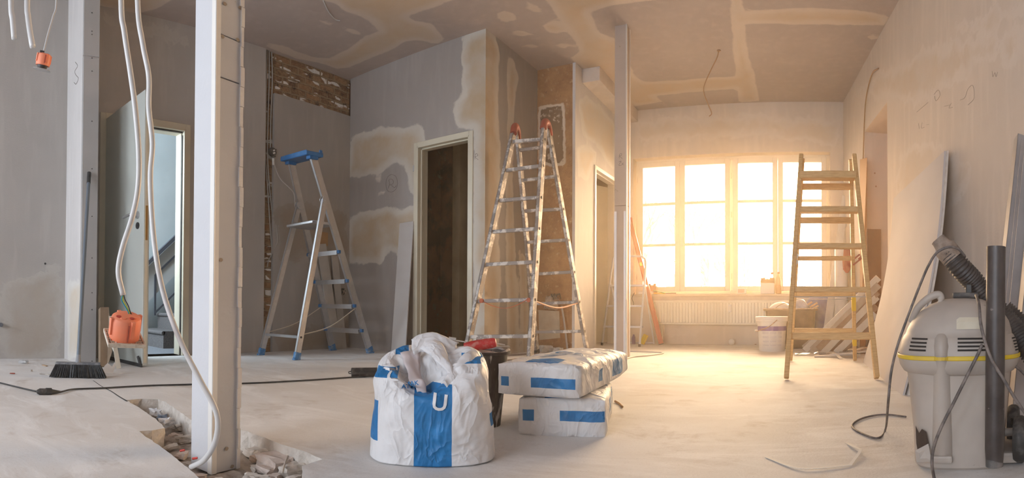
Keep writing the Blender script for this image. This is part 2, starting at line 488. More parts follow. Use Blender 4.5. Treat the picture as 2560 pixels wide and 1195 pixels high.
# ---- old brown wall between the boarded corners
walls['brown'] = W_brown.build('wall_brown', M_brown, .10, (),
    [[(1349, 268), (1408, 262), (1411, 410), (1372, 412), (1349, 400)]], u0=.0)
walls['l2'] = W_l2.build('wall_left_middle', M_board, .11, (),
    [[(1205, 60), (1238, 85), (1250, 130), (1246, 250), (1252, 400), (1246, 560), (1253, 700), (1246, 900), (1205, 900)],
     [(1268, 140), (1284, 142), (1297, 195), (1290, 225), (1286, 330), (1283, 480), (1290, 640), (1302, 900), (1268, 900), (1264, 600), (1268, 300)],
     [(1296, 620), (1316, 640), (1322, 760), (1318, 900), (1304, 900), (1300, 740)]])
# ---- middle wall with the narrow doorway
d0 = W_mid.hit(1040, 600)[0]; d1 = W_mid.hit(1176, 600)[0]
walls['mid'] = W_mid.build('wall_middle', M_board, .11, [(d0, d1, -.02, 1.955)], [
    sc3(600, 0, [(545, 690), (590, 665), (640, 655), (700, 628), (760, 634), (830, 630), (890, 615), (915, 650), (922, 690), (940, 720), (880, 985), (845, 960), (830, 870), (808, 828), (770, 812), (730, 840), (690, 875), (650, 868), (600, 890), (540, 880)]),
    sc3(600, 0, [(655, 990), (690, 955), (742, 940), (724, 968), (690, 985)]), sc3(600, 0, [(668, 890), (712, 878), (700, 905), (675, 910)]),
    sc3(600, 0, [(540, 1085), (590, 1062), (640, 1045), (700, 1038), (740, 1020), (800, 1045), (860, 1018), (900, 1030), (900, 1260), (780, 1290), (775, 1265), (745, 1250), (700, 1325), (660, 1312), (600, 1322), (540, 1315)]),
    sc3(600, 0, [(1108, 180), (1096, 300), (1110, 345), (1098, 400), (1108, 450), (1060, 520), (1072, 560), (1064, 590), (1086, 645), (1160, 640), (1160, 1900), (1290, 1900), (1290, 100)])])
bm = new(); box(bm, (X3 - .018, Y3 + .004, H / 2), (.006, .03, H)); struct(build('trim_4', bm, M_board_pale))
# ---- left wall: brickwork base with a door
g1 = W_l1.hit(461, 600)[0]; g0 = g1 - .72
W_brick = Wall((X1 - .035, YBACK), (X1 - .035, Y2 + .02), (-1, 0))
walls['brick'] = W_brick.build('wall_brick', M_brick, .16, [(g0 - .05, g1 + .05, -.02, 2.0)], step=.12)
uB0 = W_l1.hit(662, 500)[0]; uB1 = W_l1.hit(684, 500)[0]
walls['l1a'] = W_l1.build('wall_left', board_mat('left_wall_skim', (.45, .42, .39), (.49, .46, .42), (.42, .365, .31), .3, .12), .03, [(g0, g1, -.02, 1.95)], [
    [(0, 700), (150, 660), (160, 900), (0, 900)], [(262, 40), (480, 90), (480, 120), (262, 70)]], u1=uB0)
# plaster panel left on the bricks, its upper edge broken level
walls['l1b'] = W_l1.build('wall_left_plaster', board_mat('old_wall_plaster', (.375, .345, .315), (.34, .295, .25), (.31, .245, .185), .3), .032, (), [
    [(686, 520), (760, 505), (868, 540), (872, 640), (800, 640), (700, 650)], [(690, 830), (870, 800), (870, 880), (690, 890)]], z1=2.445, u0=uB1, u1=W_l1.L)
# ---- boarded stub wall beside the door
walls['stub'] = W_stub.build('wall_stub', M_board_pale, .125, (), [[(168, 700), (210, 700), (210, 900), (168, 900)]])
bm = new(); EX = -3.80
box(bm, (EX + .006, Y1 + .0625, 1.10), (.0125, .118, 2.2)); box(bm, (EX + .006, Y1 + .0625, 2.53), (.0125, .121, .64))
bevel(bm, .002, 1)
o = struct(build('trim_1', bm, plain('grey_board_end', (.40, .40, .395), .85, c2=(.44, .435, .43), vs=3, bump=.2)))
for _y in (78, 145, 178, 303, 422, 541, 645, 732, 774, 903, 32, 86):
    p = onx(230, _y, EX + .013); b = new(); cyl(b, p, p + Vector((.0012, 0, 0)), .0042, seg=10)
    build('screw_hole', b, M_dark, o)
# ---- wall behind the camera with two tall windows
walls['back'] = W_back.build('wall_back', plain('bare_grey_render', (.34, .34, .35), .9, c2=(.28, .28, .29), vs=2), .3, [(.20, 1.80, .6, 2.3), (2.25, 3.85, .6, 2.3)], step=.3)

# ---- ceiling
def flat_panel(name, m, x0, x1, y0, y1, z, step, polys, th):
    xs = grid_lines(x0, x1, step, []); ys = grid_lines(y0, y1, step, [])
    bm = bmesh.new(); V = [[bm.verts.new((x, y, z)) for y in ys] for x in xs]
    for i in range(len(xs) - 1):
        for j in range(len(ys) - 1): bm.faces.new((V[i][j], V[i][j + 1], V[i + 1][j + 1], V[i + 1][j]))
    T = [bm.verts.new((x, y, z + th)) for x, y in ((x0, y0), (x1, y0), (x1, y1), (x0, y1))]
    bm.faces.new(T)
    c = (V[0][0], V[-1][0], V[-1][-1], V[0][-1])
    me = bpy.data.meshes.new(name); bm.to_mesh(me); bm.free()
    co = np.empty(len(me.vertices) * 3); me.vertices.foreach_get('co', co); co = co.reshape(-1, 3)
    pl = [[tuple(onz(x, y, z)[:2]) for x, y in p] for p in polys]
    sd = poly_sd(co[:, 0], co[:, 1], pl)
    me.attributes.new('sd', 'FLOAT', 'POINT').data.foreach_set('value', sd.astype(np.float32))
    return struct(link(name, me, m))
CEIL = [
    sc3(600, 0, [(105, 213), (210, 225), (300, 265), (380, 285), (450, 290), (530, 245), (600, 195), (690, 155), (650, 110), (590, 80), (520, 60), (480, 25), (380, -5), (330, -60), (1110, -60), (1060, 0), (960, 40), (840, 80), (880, 105), (950, 115), (1000, 165), (1030, 200), (975, 218), (940, 215), (880, 200), (820, 210), (750, 250), (640, 295), (540, 340), (480, 345), (400, 315), (270, 290), (150, 240)]),
    sc3(600, 0, [(385, 100), (460, 105), (512, 132), (480, 137), (420, 122)]), sc3(600, 0, [(500, 140), (560, 145), (610, 172), (570, 172), (520, 155)]),
    [(225, 14), (330, 36), (400, 22), (440, -10), (470, -60), (200, -60)],
    [(1350, -20), (1396, 45), (1411, 70), (1441, 110), (1446, 130), (1423, 146), (1458, 176), (1536, 215), (1570, 260), (1590, 268), (1610, 262), (1650, 255), (1668, 262), (1640, 240), (1840, 222), (1848, 256), (1898, 254), (1893, 215), (1872, 130), (1862, 60), (2000, 62), (2210, 66), (2225, 40), (2150, 25), (1990, 20), (1860, 28), (1850, -20), (1822, -20), (1838, 190), (1700, 200), (1608, 204), (1585, 186), (1560, 105), (1500, 82), (1478, 32), (1530, 14), (1700, -5), (1700, -30)],
    [(1240, 35), (1266, 27), (1290, 34), (1293, 50), (1270, 57), (1246, 50)], [(1306, -2), (1345, 15), (1362, 29), (1332, 33), (1310, 20)],
    [(1353, 65), (1375, 50), (1400, 52), (1421, 75), (1400, 84), (1370, 80)], [(1278, 78), (1300, 75), (1338, 88), (1302, 91), (1282, 86)],
    [(1303, 117), (1330, 109), (1362, 117), (1332, 121)], [(1380, 117), (1410, 105), (1442, 111), (1415, 121)],
    [(2165, 90), (2195, 82), (2200, 96), (2170, 100)]]
flat_panel('ceiling', board_mat('filled_ceiling_board', (.47, .395, .36), (.64, .545, .465), (.58, .445, .315), .07), X1 - .2, 2.2, YBACK - .3, YW + .35, H, .06, CEIL, .12)  # pinkish warmth of the window glow is mixed into the board colours

# ---- floor with the broken trench round the post
TR = [(315, 1000), (350, 1020), (392, 1050), (412, 1070), (380, 1076), (348, 1078), (372, 1096), (415, 1126), (455, 1158), (490, 1188), (520, 1210), (600, 1212), (690, 1211), (757, 1200), (755, 1165), (775, 1158), (806, 1148), (760, 1128), (700, 1110), (655, 1092), (620, 1078), (540, 1066), (478, 1050), (440, 1022), (412, 1004), (395, 998), (355, 997)]
tr = []
_p = [onz(x, y) for x, y in TR]
for i, p in enumerate(_p):
    q = _p[(i + 1) % len(_p)]; n = max(1, int((q - p).length / .02))
    for k in range(n):
        v = p.lerp(q, k / n)
        if k: v = v + Vector((noise.noise(v * 40), noise.noise(v * 40 + Vector((9, 9, 9))), 0)) * .006
        tr.append(Vector((v.x, v.y, 0)))
xa, xb, ya, yb = X1 - .2, RX(YBACK) + .3, YBACK - .3, YW + .4
outer = [Vector((xa, ya, 0)), Vector((xb, ya, 0)), Vector((xb, yb, 0)), Vector((xa, yb, 0))]
allp = outer + tr
bm = new(); V = [bm.verts.new(p) for p in allp]
for t in geometry.tessellate_polygon([outer, tr]): 
    try: bm.faces.new([V[i] for i in t])
    except ValueError: pass
for f in bm.faces:
    if f.normal.z < 0: f.normal_flip()
bm.normal_update()
for f in bm.faces:
    if f.normal.z < 0: f.normal_flip()
rim = V[4:]; prev = rim
for lvl in (.018, .045, .085):
    ring = []
    for v0, v in zip(rim, prev):
        q = Vector((v0.co.x, v0.co.y, -lvl)); q += noise.noise_vector(q * 35) * .007; q.z = min(q.z, -lvl * .8)
        ring.append(bm.verts.new(q))
    for i in range(len(ring)):
        j = (i + 1) % len(ring); f = bm.faces.new((prev[i], prev[j], ring[j], ring[i])); f.material_index = 1
    prev = ring
me = bpy.data.meshes.new('floor'); bm.to_mesh(me); bm.free()
struct(link('floor', me, [M_floor, M_rubble]))
# bed of the trench: uneven dirt
bm = new(); nx, ny = 90, 40; x0, x1, y0, y1 = -2.45, -1.0, .50, 1.12
G = [[bm.verts.new((x0 + (x1 - x0) * i / nx, y0 + (y1 - y0) * j / ny, 0)) for j in range(ny + 1)] for i in range(nx + 1)]
for row in G:
    for v in row:
        v.co.z = -.072 + .022 * noise.noise(v.co * 9) + .014 * noise.noise(v.co * 28) + .006 * noise.noise(v.co * 70)
for i in range(nx):
    for j in range(ny): bm.faces.new((G[i][j], G[i + 1][j], G[i + 1][j + 1], G[i][j + 1]))
o = build('trench_bed', bm, M_dirt, smooth=50); tag(o, 'bed of dirt and crushed rubble at the bottom of the open floor trench', 'rubble', kind='stuff')

# ---- boxed beam along the far left wall under the ceiling
bm = new(); c = ony(1460, 190, 5.05)
yb0 = 5.30
pl = onz(1460, 172, H); box(bm, ((X3 + X3 + .19) / 2, (pl.y + YW) / 2, H - .07), (.19, YW - pl.y, .142))
bevel(bm, .003, 1); struct(build('trim_2', bm, M_plaster_glow))

# ================================================================== WINDOW
wx0, wx1 = X3 + uL, X3 + uR
M_winframe = plain('cream_window_paint', (.78, .72, .60), .4, c2=(.74, .68, .56), vs=6)
g = NT('window_glass'); tr_ = g.n.new('ShaderNodeBsdfTransparent'); gl = g.n.new('ShaderNodeBsdfGlossy'); mx = g.n.new('ShaderNodeMixShader')
fr = g.n.new('ShaderNodeFresnel'); fr.inputs[0].default_value = 1.45; gl.inputs['Roughness'].default_value = .02
tr_.inputs[0].default_value = (.97, .98, .97, 1)
g.l.new(fr.outputs[0], mx.inputs[0]); g.l.new(tr_.outputs[0], mx.inputs[1]); g.l.new(gl.outputs[0], mx.inputs[2])
g.l.new(mx.outputs[0], g.n['Material Output'].inputs['Surface']); M_glass = g.m
yf = YW + .13
win = bpy.data.objects.new('window_1', None); COL.objects.link(win); struct(win)
def rect_frame(bm, xa, xb, za, zb_, ya, yb, w):
    """four members of a frame, uprights running through"""
    for c, d in ((xa, xa + w), (xb - w, xb)): box(bm, ((c + d) / 2, (ya + yb) / 2, (za + zb_) / 2), (w, yb - ya, zb_ - za))
    for c, d in ((za, za + w), (zb_ - w, zb_)): box(bm, ((xa + xb) / 2, (ya + yb) / 2, (c + d) / 2), (xb - xa - 2 * w, yb - ya, w))
bm = new(); fw = .05
mid = ony(1830, 600, yf).x
rect_frame(bm, wx0, wx1, zS, zT, yf - .005, yf + .065, fw)
box(bm, (mid, yf + .03, (zS + zT) / 2), (.055, .07, zT - zS - 2 * fw)); bevel(bm, .003, 1)
build('window_frame', bm, M_winframe, win)
xs = [wx0 + fw, ony(1702, 600, yf).x, mid - .027, mid + .027, ony(1945, 600, yf).x, wx1 - fw]
sashes = [(xs[0], xs[1]), (xs[1], xs[2]), (xs[3], xs[4]), (xs[4], xs[5])]
zb, zt = zS + .05, zT - .05
zbar = [ony(1650, 512, yf).z, ony(1650, 614, yf).z]
for a, b in sashes:
    bm = new(); w = .062; y = yf - .032
    a -= .010 if a in (xs[0], xs[3]) else -.001; b += .010 if b in (xs[2], xs[5]) else -.001
    rect_frame(bm, a, b, zb - .01, zt + .01, y - .022, y + .022, w)
    for z in zbar: box(bm, ((a + b) / 2, y, z), (b - a - 2 * w, .034, .034))
    bevel(bm, .005, 2)
    s = build('window_sash', bm, M_winframe, win)
    bm = new(); box(bm, ((a + b) / 2, y + .006, (zb + zt) / 2), (b - a - 2 * w, .004, zt - zb - 2 * w)); build('pane', bm, M_glass, s)
for xh in (xs[1] + .03, xs[4] + .03):
    bm = new(); zc = ony(1707, 600, yf).z
    box(bm, (xh, yf - .060, zc), (.022, .012, .06)); box(bm, (xh, yf - .078, zc - .035), (.014, .014, .1)); cyl(bm, (xh, yf - .055, zc), (xh, yf - .08, zc), .009); bevel(bm, .003, 2)
    build('window_handle', bm, M_white, win)
for xh in (wx0 + .025, mid, wx1 - .025):
    for z in (zb + .17, (zb + zt) / 2 + .12, zt - .2):
        bm = new(); cyl(bm, (xh, yf - .058, z - .035), (xh, yf - .058, z + .035), .008, seg=12); build('window_hinge', bm, M_winframe, win)
# inner sill board and lintel lining
bm = new(); box(bm, ((wx0 + wx1) / 2, YW + .045, zS - .006), (wx1 - wx0 + .06, .19, .026)); bevel(bm, .005, 2)
struct(build('trim_3', bm, plain('sill_board', (.62, .53, .42), .5, c2=(.55, .45, .34), vs=8, stretch=(2, 10, 10))))

# ================================================================== DOOR 1 (left, open) and the stair hall behind it
def door_frame(par, P, U, N, u0, u1, z1, w, depth, m, proud=.012):
    """lining and architraves round an opening u0..u1 of a wall plane; U, N 2-D"""
    P = Vector((*P, 0)); U = Vector((*U, 0)); N = Vector((*N, 0)); R = Matrix((U, N, Vector((0, 0, 1)))).transposed()
    def b3(bm, ua, ub, za, zb, na, nb): box(bm, P + U * (ua + ub) / 2 + N * (na + nb) / 2 + Vector((0, 0, (za + zb) / 2)), (ub - ua, nb - na, zb - za), R)
    bm = new()
    b3(bm, u0 - w, u0, 0, z1 + w, -proud, .004); b3(bm, u1, u1 + w, 0, z1 + w, -proud, .004); b3(bm, u0, u1, z1, z1 + w, -proud, .004)
    b3(bm, u0 - .004, u0 + .014, 0, z1, -proud, depth); b3(bm, u1 - .014, u1 + .004, 0, z1, -proud, depth); b3(bm, u0, u1, z1 - .014, z1 + .004, -proud, depth)
    b3(bm, u0 + .012, u0 + .024, 0, z1 - .01, .035, .06); b3(bm, u1 - .024, u1 - .012, 0, z1 - .01, .035, .06); b3(bm, u0, u1, z1 - .026, z1 - .012, .035, .06)
    bevel(bm, .0025, 1)
    return build('door_frame', bm, m, par)
door1 = bpy.data.objects.new('door_1', None); COL.objects.link(door1); struct(door1)
door_frame(door1, W_l1.P, W_l1.U, W_l1.N, g0, g1, 1.935, .045, .16, M_cream)
# black seal in the frame rebate
bm = new(); p0 = W_l1.pt(g1 - .017, 0, .03); box(bm, (p0.x, p0.y, .95), (.02, .008, 1.88)); p1 = W_l1.pt((g0 + g1) / 2, 1.915, .03); box(bm, p1, (.02, g1 - g0 - .04, .008)); build('door_seal', bm, M_dark, door1)
hinge = Vector((X1 + .02, YBACK + g0 + .02, 0)); free = onz(362, 918); free.z = 0
dd = (free - hinge); LW = dd.length; dd.normalize(); free = hinge + dd * LW
Rl = Matrix((dd, Vector((-dd.y, dd.x, 0)), Vector((0, 0, 1)))).transposed()   # x along leaf, y to the back
LT = .04; ZL0, ZL1 = .012, 1.925
lc = hinge + dd * LW / 2
bm = new(); box(bm, lc + Vector((0, 0, (ZL0 + ZL1) / 2)), (LW, LT, ZL1 - ZL0), Rl)
box(bm, lc + Rl @ Vector((-.003, LT / 2 + .006, 0)) + Vector((0, 0, (ZL0 + ZL1) / 2)), (LW - .03, .014, ZL1 - ZL0 - .012), Rl); bevel(bm, .002, 1)
leaf = build('door_leaf', bm, M_doorleaf, door1)
def L(x, y, z): return hinge + Rl @ Vector((x, y, 0)) + Vector((0, 0, z))
bm = new(); box(bm, L(LW + .0012, .0, .96), (.0025, .022, 1.86), Rl); build('edge_strip', bm, M_cream, leaf)
bm = new(); box(bm, L(LW + .003, .0, 1.0), (.003, .018, .24), Rl); bevel(bm, .001, 1); build('lock_plate', bm, plain('old_brass', (.30, .19, .07), .45, .8), leaf)
hz = 1.065; hx = LW - .09
bm = new(); cyl(bm, L(hx, -LT / 2, hz), L(hx, -LT / 2 - .008, hz), .026, seg=24)
tube(bm, [L(hx, -LT / 2, hz), L(hx, -LT / 2 - .05, hz), L(hx - .02, -LT / 2 - .058, hz), L(hx - .13, -LT / 2 - .055, hz - .006)], .0095, 12, 4)
build('door_handle', bm, M_steel, leaf, smooth=40)
bm = new(); cyl(bm, L(hx, -LT / 2, hz - .075), L(hx, -LT / 2 - .007, hz - .075), .024, seg=20); box(bm, L(hx, -LT / 2 - .008, hz - .078), (.007, .004, .018), Rl); build('keyhole_rose', bm, M_dark, leaf, smooth=40)
bm = new(); box(bm, L(LW / 2, -LT / 2 - .004, .012), (LW, .012, .024), Rl); bar(bm, L(LW - .01, -LT / 2 - .012, .02), L(LW - .035, -LT / 2 - .018, .075), .012, .018); bevel(bm, .002, 1); build('draught_seal', bm, M_dark, leaf)

# ---- stair hall beyond door 1
M_hall = plain('pale_blue_hall_paint', (.50, .56, .58), .5, c2=(.45, .51, .53), vs=3, bump=.15)
M_hallframe = plain('grey_white_gloss', (.52, .55, .56), .35)
XH = X1 - 1.55
bm = new(); box(bm, (XH - .05, 2.3, 1.42), (.1, 4.4, 2.9)); struct(build('wall_hall', bm, M_hall))
bm = new(); box(bm, ((X1 - .2 + XH) / 2, 4.5, 1.42), (1.7, .1, 2.9)); struct(build('wall_hall_end', bm, M_hall))
bm = new(); box(bm, ((X1 - .2 + XH) / 2, .25, 1.42), (1.7, .1, 2.9)); struct(build('wall_hall_front', bm, M_hall))
bm = new(); box(bm, ((X1 - .2 + XH) / 2, 2.3, H + .07), (1.75, 4.4, .1)); struct(build('ceiling_hall', bm, M_hall))
bm = new(); box(bm, ((X1 - .2 + XH) / 2, 2.3, -.04), (1.75, 4.4, .08)); o = struct(build('floor_hall', bm, plain('grey_hall_carpet', (.16, .175, .20), .95, c2=(.24, .25, .27), vs=60, bump=.3)))
stair = thing('staircase', 'grey carpeted staircase with a panelled side string rising behind the open door', 'staircase', (XH + .5, 2.3, 0))
sx0, sx1 = X1 - .72, X1 - 1.45
M_carpet = plain('dark_stair_carpet', (.10, .095, .10), .95, c2=(.17, .165, .16), vs=90, bump=.4)
def sl(px, py): return onx(px, py, sx0 + .02)   # plane of the string
bm = new(); pf = sl(395, 882); st0 = pf.y
for k in range(8):
    y = st0 + .06 + k * .25
    box(bm, ((sx0 + sx1) / 2, y + .15, .17 * (k + 1) / 2), (abs(sx1 - sx0), .29, .17 * (k + 1)))
    tube(bm, [(sx0, y + .005, .17 * (k + 1) - .018), (sx1, y + .005, .17 * (k + 1) - .018)], .02, 10, 0)
for v in bm.verts: v.co -= Vector(stair.location)
build('carpeted_steps', bm, M_carpet, stair)
# raking side panel standing against the far hall wall, with dark grey beading
def rake(par, name, y0, z0, y1, z1, hgt, x, th, m):
    bm = new(); slab(bm, [(x, y0, z0), (x, y1, z1), (x, y1, z1 + hgt), (x, y0, z0 + hgt)], th)
    for v in bm.verts: v.co -= Vector(stair.location)
    return build(name, bm, m, par)
xs_ = sx1 + .06
A_ = onx(372, 660, xs_); B_ = onx(446, 590, xs_); C_ = onx(372, 830, xs_)
sl_ = (B_.z - A_.z) / (B_.y - A_.y)
rake(stair, 'string_panel', A_.y - .5, 0, A_.y + 2.0, 0 + 2.5 * sl_, A_.z - .5 * sl_ - .02, xs_ - .02, .012, M_hallframe)
M_bead = plain('dark_grey_beading', (.07, .08, .10), .4)
rake(stair, 'handrail', A_.y - .3, A_.z - .3 * sl_, A_.y + 2, A_.z + 2 * sl_, .055, xs_ + .0, .05, M_bead)
q0 = onx(388, 690, xs_); q1 = onx(388, 785, xs_)
for zz, nm in ((q0.z, 'panel_bead'), (q1.z, 'panel_bead')):
    rake(stair, nm, q0.y, zz, q0.y + 1.2, zz + 1.2 * sl_, .028, xs_ + .0, .012, M_bead)
bm = new(); box(bm, (xs_ + .004, q0.y, (q0.z + q1.z) / 2), (.012, .022, q0.z - q1.z + .03))
for v in bm.verts: v.co -= Vector(stair.location)
build('panel_bead', bm, M_bead, stair)
q2 = onx(385, 862, xs_ + .01)
for k, (dz, hh) in enumerate(((0, .02), (.05, .012))): rake(stair, 'skirting_moulding', q2.y, q2.z + dz - .12, q2.y + 1.5, q2.z + dz - .12 + 1.5 * sl_, hh, xs_ + .0, .02, M_white)

# unseen cool fill lamp, added to brighten the closed hall
hl = bpy.data.lights.new('hall_fill_light', 'AREA'); hl.shape = 'RECTANGLE'; hl.size = 1.0; hl.size_y = 1.2; hl.energy = 110; hl.color = (.78, .90, 1.0)
ho = bpy.data.objects.new('hall_fill_light', hl); COL.objects.link(ho); ho.location = ((X1 - .2 + XH) / 2 + .1, .45, 1.9); ho.rotation_euler = (PI / 2 + .1, 0, PI)
ho.rotation_euler = Vector((0, 1, -.15)).to_track_quat('-Z', 'Y').to_euler()

# ================================================================== DOOR 2 (middle, frame only) and the dark room
door2 = bpy.data.objects.new('door_2', None); COL.objects.link(door2); struct(door2)
door_frame(door2, W_mid.P, W_mid.U, W_mid.N, d0 + .012, d1 - .012, 1.94, .038, .14, M_cream)
bm = new(); p = ony(1032, 421, Y2 - .01); box(bm, (p.x + .01, Y2 - .008, p.z), (.018, .014, .06)); bevel(bm, .003, 1); build('frame_bracket', bm, M_steel, door2)
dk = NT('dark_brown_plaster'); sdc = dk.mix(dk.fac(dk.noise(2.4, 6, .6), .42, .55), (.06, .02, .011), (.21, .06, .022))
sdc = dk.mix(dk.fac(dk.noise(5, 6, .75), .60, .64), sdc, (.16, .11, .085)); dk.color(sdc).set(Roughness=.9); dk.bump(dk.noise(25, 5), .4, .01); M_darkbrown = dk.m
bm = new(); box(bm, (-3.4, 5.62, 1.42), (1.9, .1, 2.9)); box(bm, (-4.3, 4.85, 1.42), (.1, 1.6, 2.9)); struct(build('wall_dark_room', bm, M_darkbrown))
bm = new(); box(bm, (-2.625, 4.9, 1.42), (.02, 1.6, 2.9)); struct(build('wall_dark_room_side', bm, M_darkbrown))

# ================================================================== DOOR 3 (far left, ajar room beyond)
door3 = bpy.data.objects.new('door_3', None); COL.objects.link(door3); struct(door3)
door_frame(door3, W_l3.P, W_l3.U, W_l3.N, f0[0] + .01, f0[0] + .77, 1.925, .028, .13, plain('white_door_frame', (.74, .70, .63), .4))
M_far = plain('tan_far_room_plaster', (.50, .38, .24), .85, c2=(.40, .28, .17), vs=3)
bm = new(); box(bm, (-3.6, 5.95, 1.42), (.1, 1.9, 2.9)); box(bm, (-2.95, 6.80, 1.42), (1.6, .1, 2.9)); box(bm, (-2.85, 5.10, 1.42), (1.3, .04, 2.9)); struct(build('wall_far_room', bm, M_far))
bm = new(); box(bm, (-2.34, 6.09 + .05, .95), (.05, .5, 1.86), Matrix.Rotation(-.5, 3, 'Z')); bevel(bm, .004, 1); o = build('door_leaf', bm, M_cream, door3)

# ================================================================== pencil marks the builders left on the boards
strokes('pencil_mark', W_mid, [sc3(600, 0, [(738, 938), (745, 915), (742, 895), (755, 892), (764, 902), (760, 916), (745, 920), (758, 925), (768, 935), (778, 925)]),
    sc3(600, 0, [(755, 868), (775, 878), (784, 905), (780, 935), (760, 955), (738, 952), (728, 930), (728, 900), (738, 878), (755, 868)]),
    sc3(600, 0, [(1170, 792), (1171, 770), (1180, 766), (1184, 775), (1172, 781), (1186, 796)])], .0035, parent=walls['mid'])
strokes('pencil_mark', W_right, [[(2400, 250), (2412, 244), (2420, 222), (2432, 214), (2435, 245), (2420, 262)] , [(2292, 280), (2320, 256)], [(2335, 236), (2345, 225), (2350, 238), (2340, 252), (2336, 240)], [(2360, 266), (2376, 262)], [(2378, 258), (2372, 270), (2382, 268)],
    [(2296, 308), (2298, 322)], [(2305, 306), (2303, 320), (2311, 318)], [(2316, 312), (2322, 311)], [(2480, 178), (2482, 192), (2487, 182), (2490, 192), (2494, 180)]], .0022, M_pencil_faint, parent=walls['right'], off=-.0015)
strokes('pencil_mark', W_stub, [[(188, 155), (194, 165), (187, 178), (190, 188), (196, 196), (190, 210), (185, 206)]], .004, parent=walls['stub'])

# ================================================================== THINGS
class T:
    """a thing: an Empty at its base; parts are built in world space and hung under it"""
    def __init__(s, name, label, cat, loc, group=None):
        s.loc = Vector(loc); s.o = thing(name, label, cat, loc, 0, group)
    def part(s, name, bm, m, smooth=False, parent=None, label=None, off=None):
        bmesh.ops.translate(bm, verts=bm.verts[:], vec=-s.loc)
        o = build(name, bm, m, parent or s.o, smooth)
        if label: o['label'] = label
        return o
def single(name, label, cat, bm, m, loc=None, smooth=False, group=None):
    loc = Vector(loc) if loc is not None else sum((v.co for v in bm.verts), Vector()) / len(bm.verts)
    o = build(name, bm, m, None, smooth, loc=loc)
    return tag(o, label, cat, group)
def on_seg(A, B, y):
    """point of segment A-B that lies on picture row y"""
    A = Vector(A); B = Vector(B)
    def row(p):
        d = RM.transposed() @ (p - EYE); return CY - FPX * d.y / math.hypot(d.x, d.z)
    lo, hi = 0.0, 1.0; up = row(B) < row(A)
    for _ in range(40):
        m = (lo + hi) / 2
        if (row(A.lerp(B, m)) > y) == up: lo = m
        else: hi = m
    return A.lerp(B, (lo + hi) / 2)

# ---- clad post in the foreground
pz = -.065
pA, pB, pC = onz(477, 1165, pz), onz(529, 1186, pz), onz(611, 1174, pz)
t = T('clad_post', 'plasterboard-clad post standing in the floor trench, nearest the viewer', 'post', ((pB.x - .05), (pB.y + .05), pz))
ux = (pB - pA).normalized(); uy = Vector((-ux.y, ux.x, 0)); W1 = (pB - pA).length; W2 = (pC - pB).dot(uy)
Rp = Matrix((ux, uy, Vector((0, 0, 1)))).transposed()
def pp(a, b, z): return pB + ux * a + uy * b + Vector((0, 0, z - pz))
zc, zl = (H + pz) / 2, H - pz
bm = new(); box(bm, pp(-W1 / 2, W2 / 2, zc), (W1 - .03, W2 - .03, zl), Rp); t.part('stud', bm, M_steel)
M_postfront = plain('primed_board', (.60, .605, .63), .8, c2=(.565, .57, .595), vs=3, bump=.15)
M_postside = plain('grey_board', (.49, .49, .50), .85, c2=(.54, .54, .55), vs=2.5, c3=(.40, .36, .32), s3=14, lo3=.70, hi3=.74, bump=.2)
bm = new(); box(bm, pp(-W1 / 2 - .006, .006, zc), (W1 - .012, .012, zl), Rp); jitter(bm, .0015, 3); bevel(bm, .0015, 1); t.part('front_board', bm, M_postfront)
bm = new()
for z0, z1 in ((pz, 1.12), (1.124, 1.25), (1.253, H)):
    box(bm, pp(-.006, W2 / 2 + .002, (z0 + z1) / 2), (.0125, W2 - .022, z1 - z0), Rp)
bevel(bm, .0015, 1); t.part('side_board', bm, M_postside)
bm = new(); box(bm, pp(-W1 / 2, W2 - .006, zc), (W1 + .004, .012, zl), Rp)
for k in range(46):
    z = pz + .03 + k * .062; box(bm, pp(.002, W2 - .006 + .002 * math.sin(k * 2.1), z), (.006, .013 + .003 * math.sin(k * 5), .060), Rp)
t.part('back_board', bm, M_board_pale)
bm = new()
for a0, b0, sx, sy in ((-.008, -.0012, .018, .0024), (.0012, .008, .0024, .018)): box(bm, pp(a0, b0, zc), (sx, sy, zl), Rp)
cyl(bm, pp(0, 0, pz), pp(0, 0, H), .003, seg=8); t.part('corner_bead', bm, M_white)
for (x, y) in ((562, 10), (600, 20), (556, 92), (594, 100), (546, 480), (546, 540), (552, 650), (566, 1122), (580, 1166)):
    d = ray(x, y); q = (pB + ux * .001 - EYE).dot(ux) / d.dot(ux); P = EYE + d * q
    b = new(); w, hgt = (.008, .006) if y not in (480, 540) else (.002, .022)
    n = 9; vs = [b.verts.new(P + uy * w * math.cos(2 * PI * k / n) * (1 + .3 * math.sin(k * 3)) + Vector((0, 0, hgt * math.sin(2 * PI * k / n))) + ux * .0012) for k in range(n)]; b.faces.new(vs)
    t.part('glue_stain', b, plain('brown_stain', (.33, .27, .21), .9))

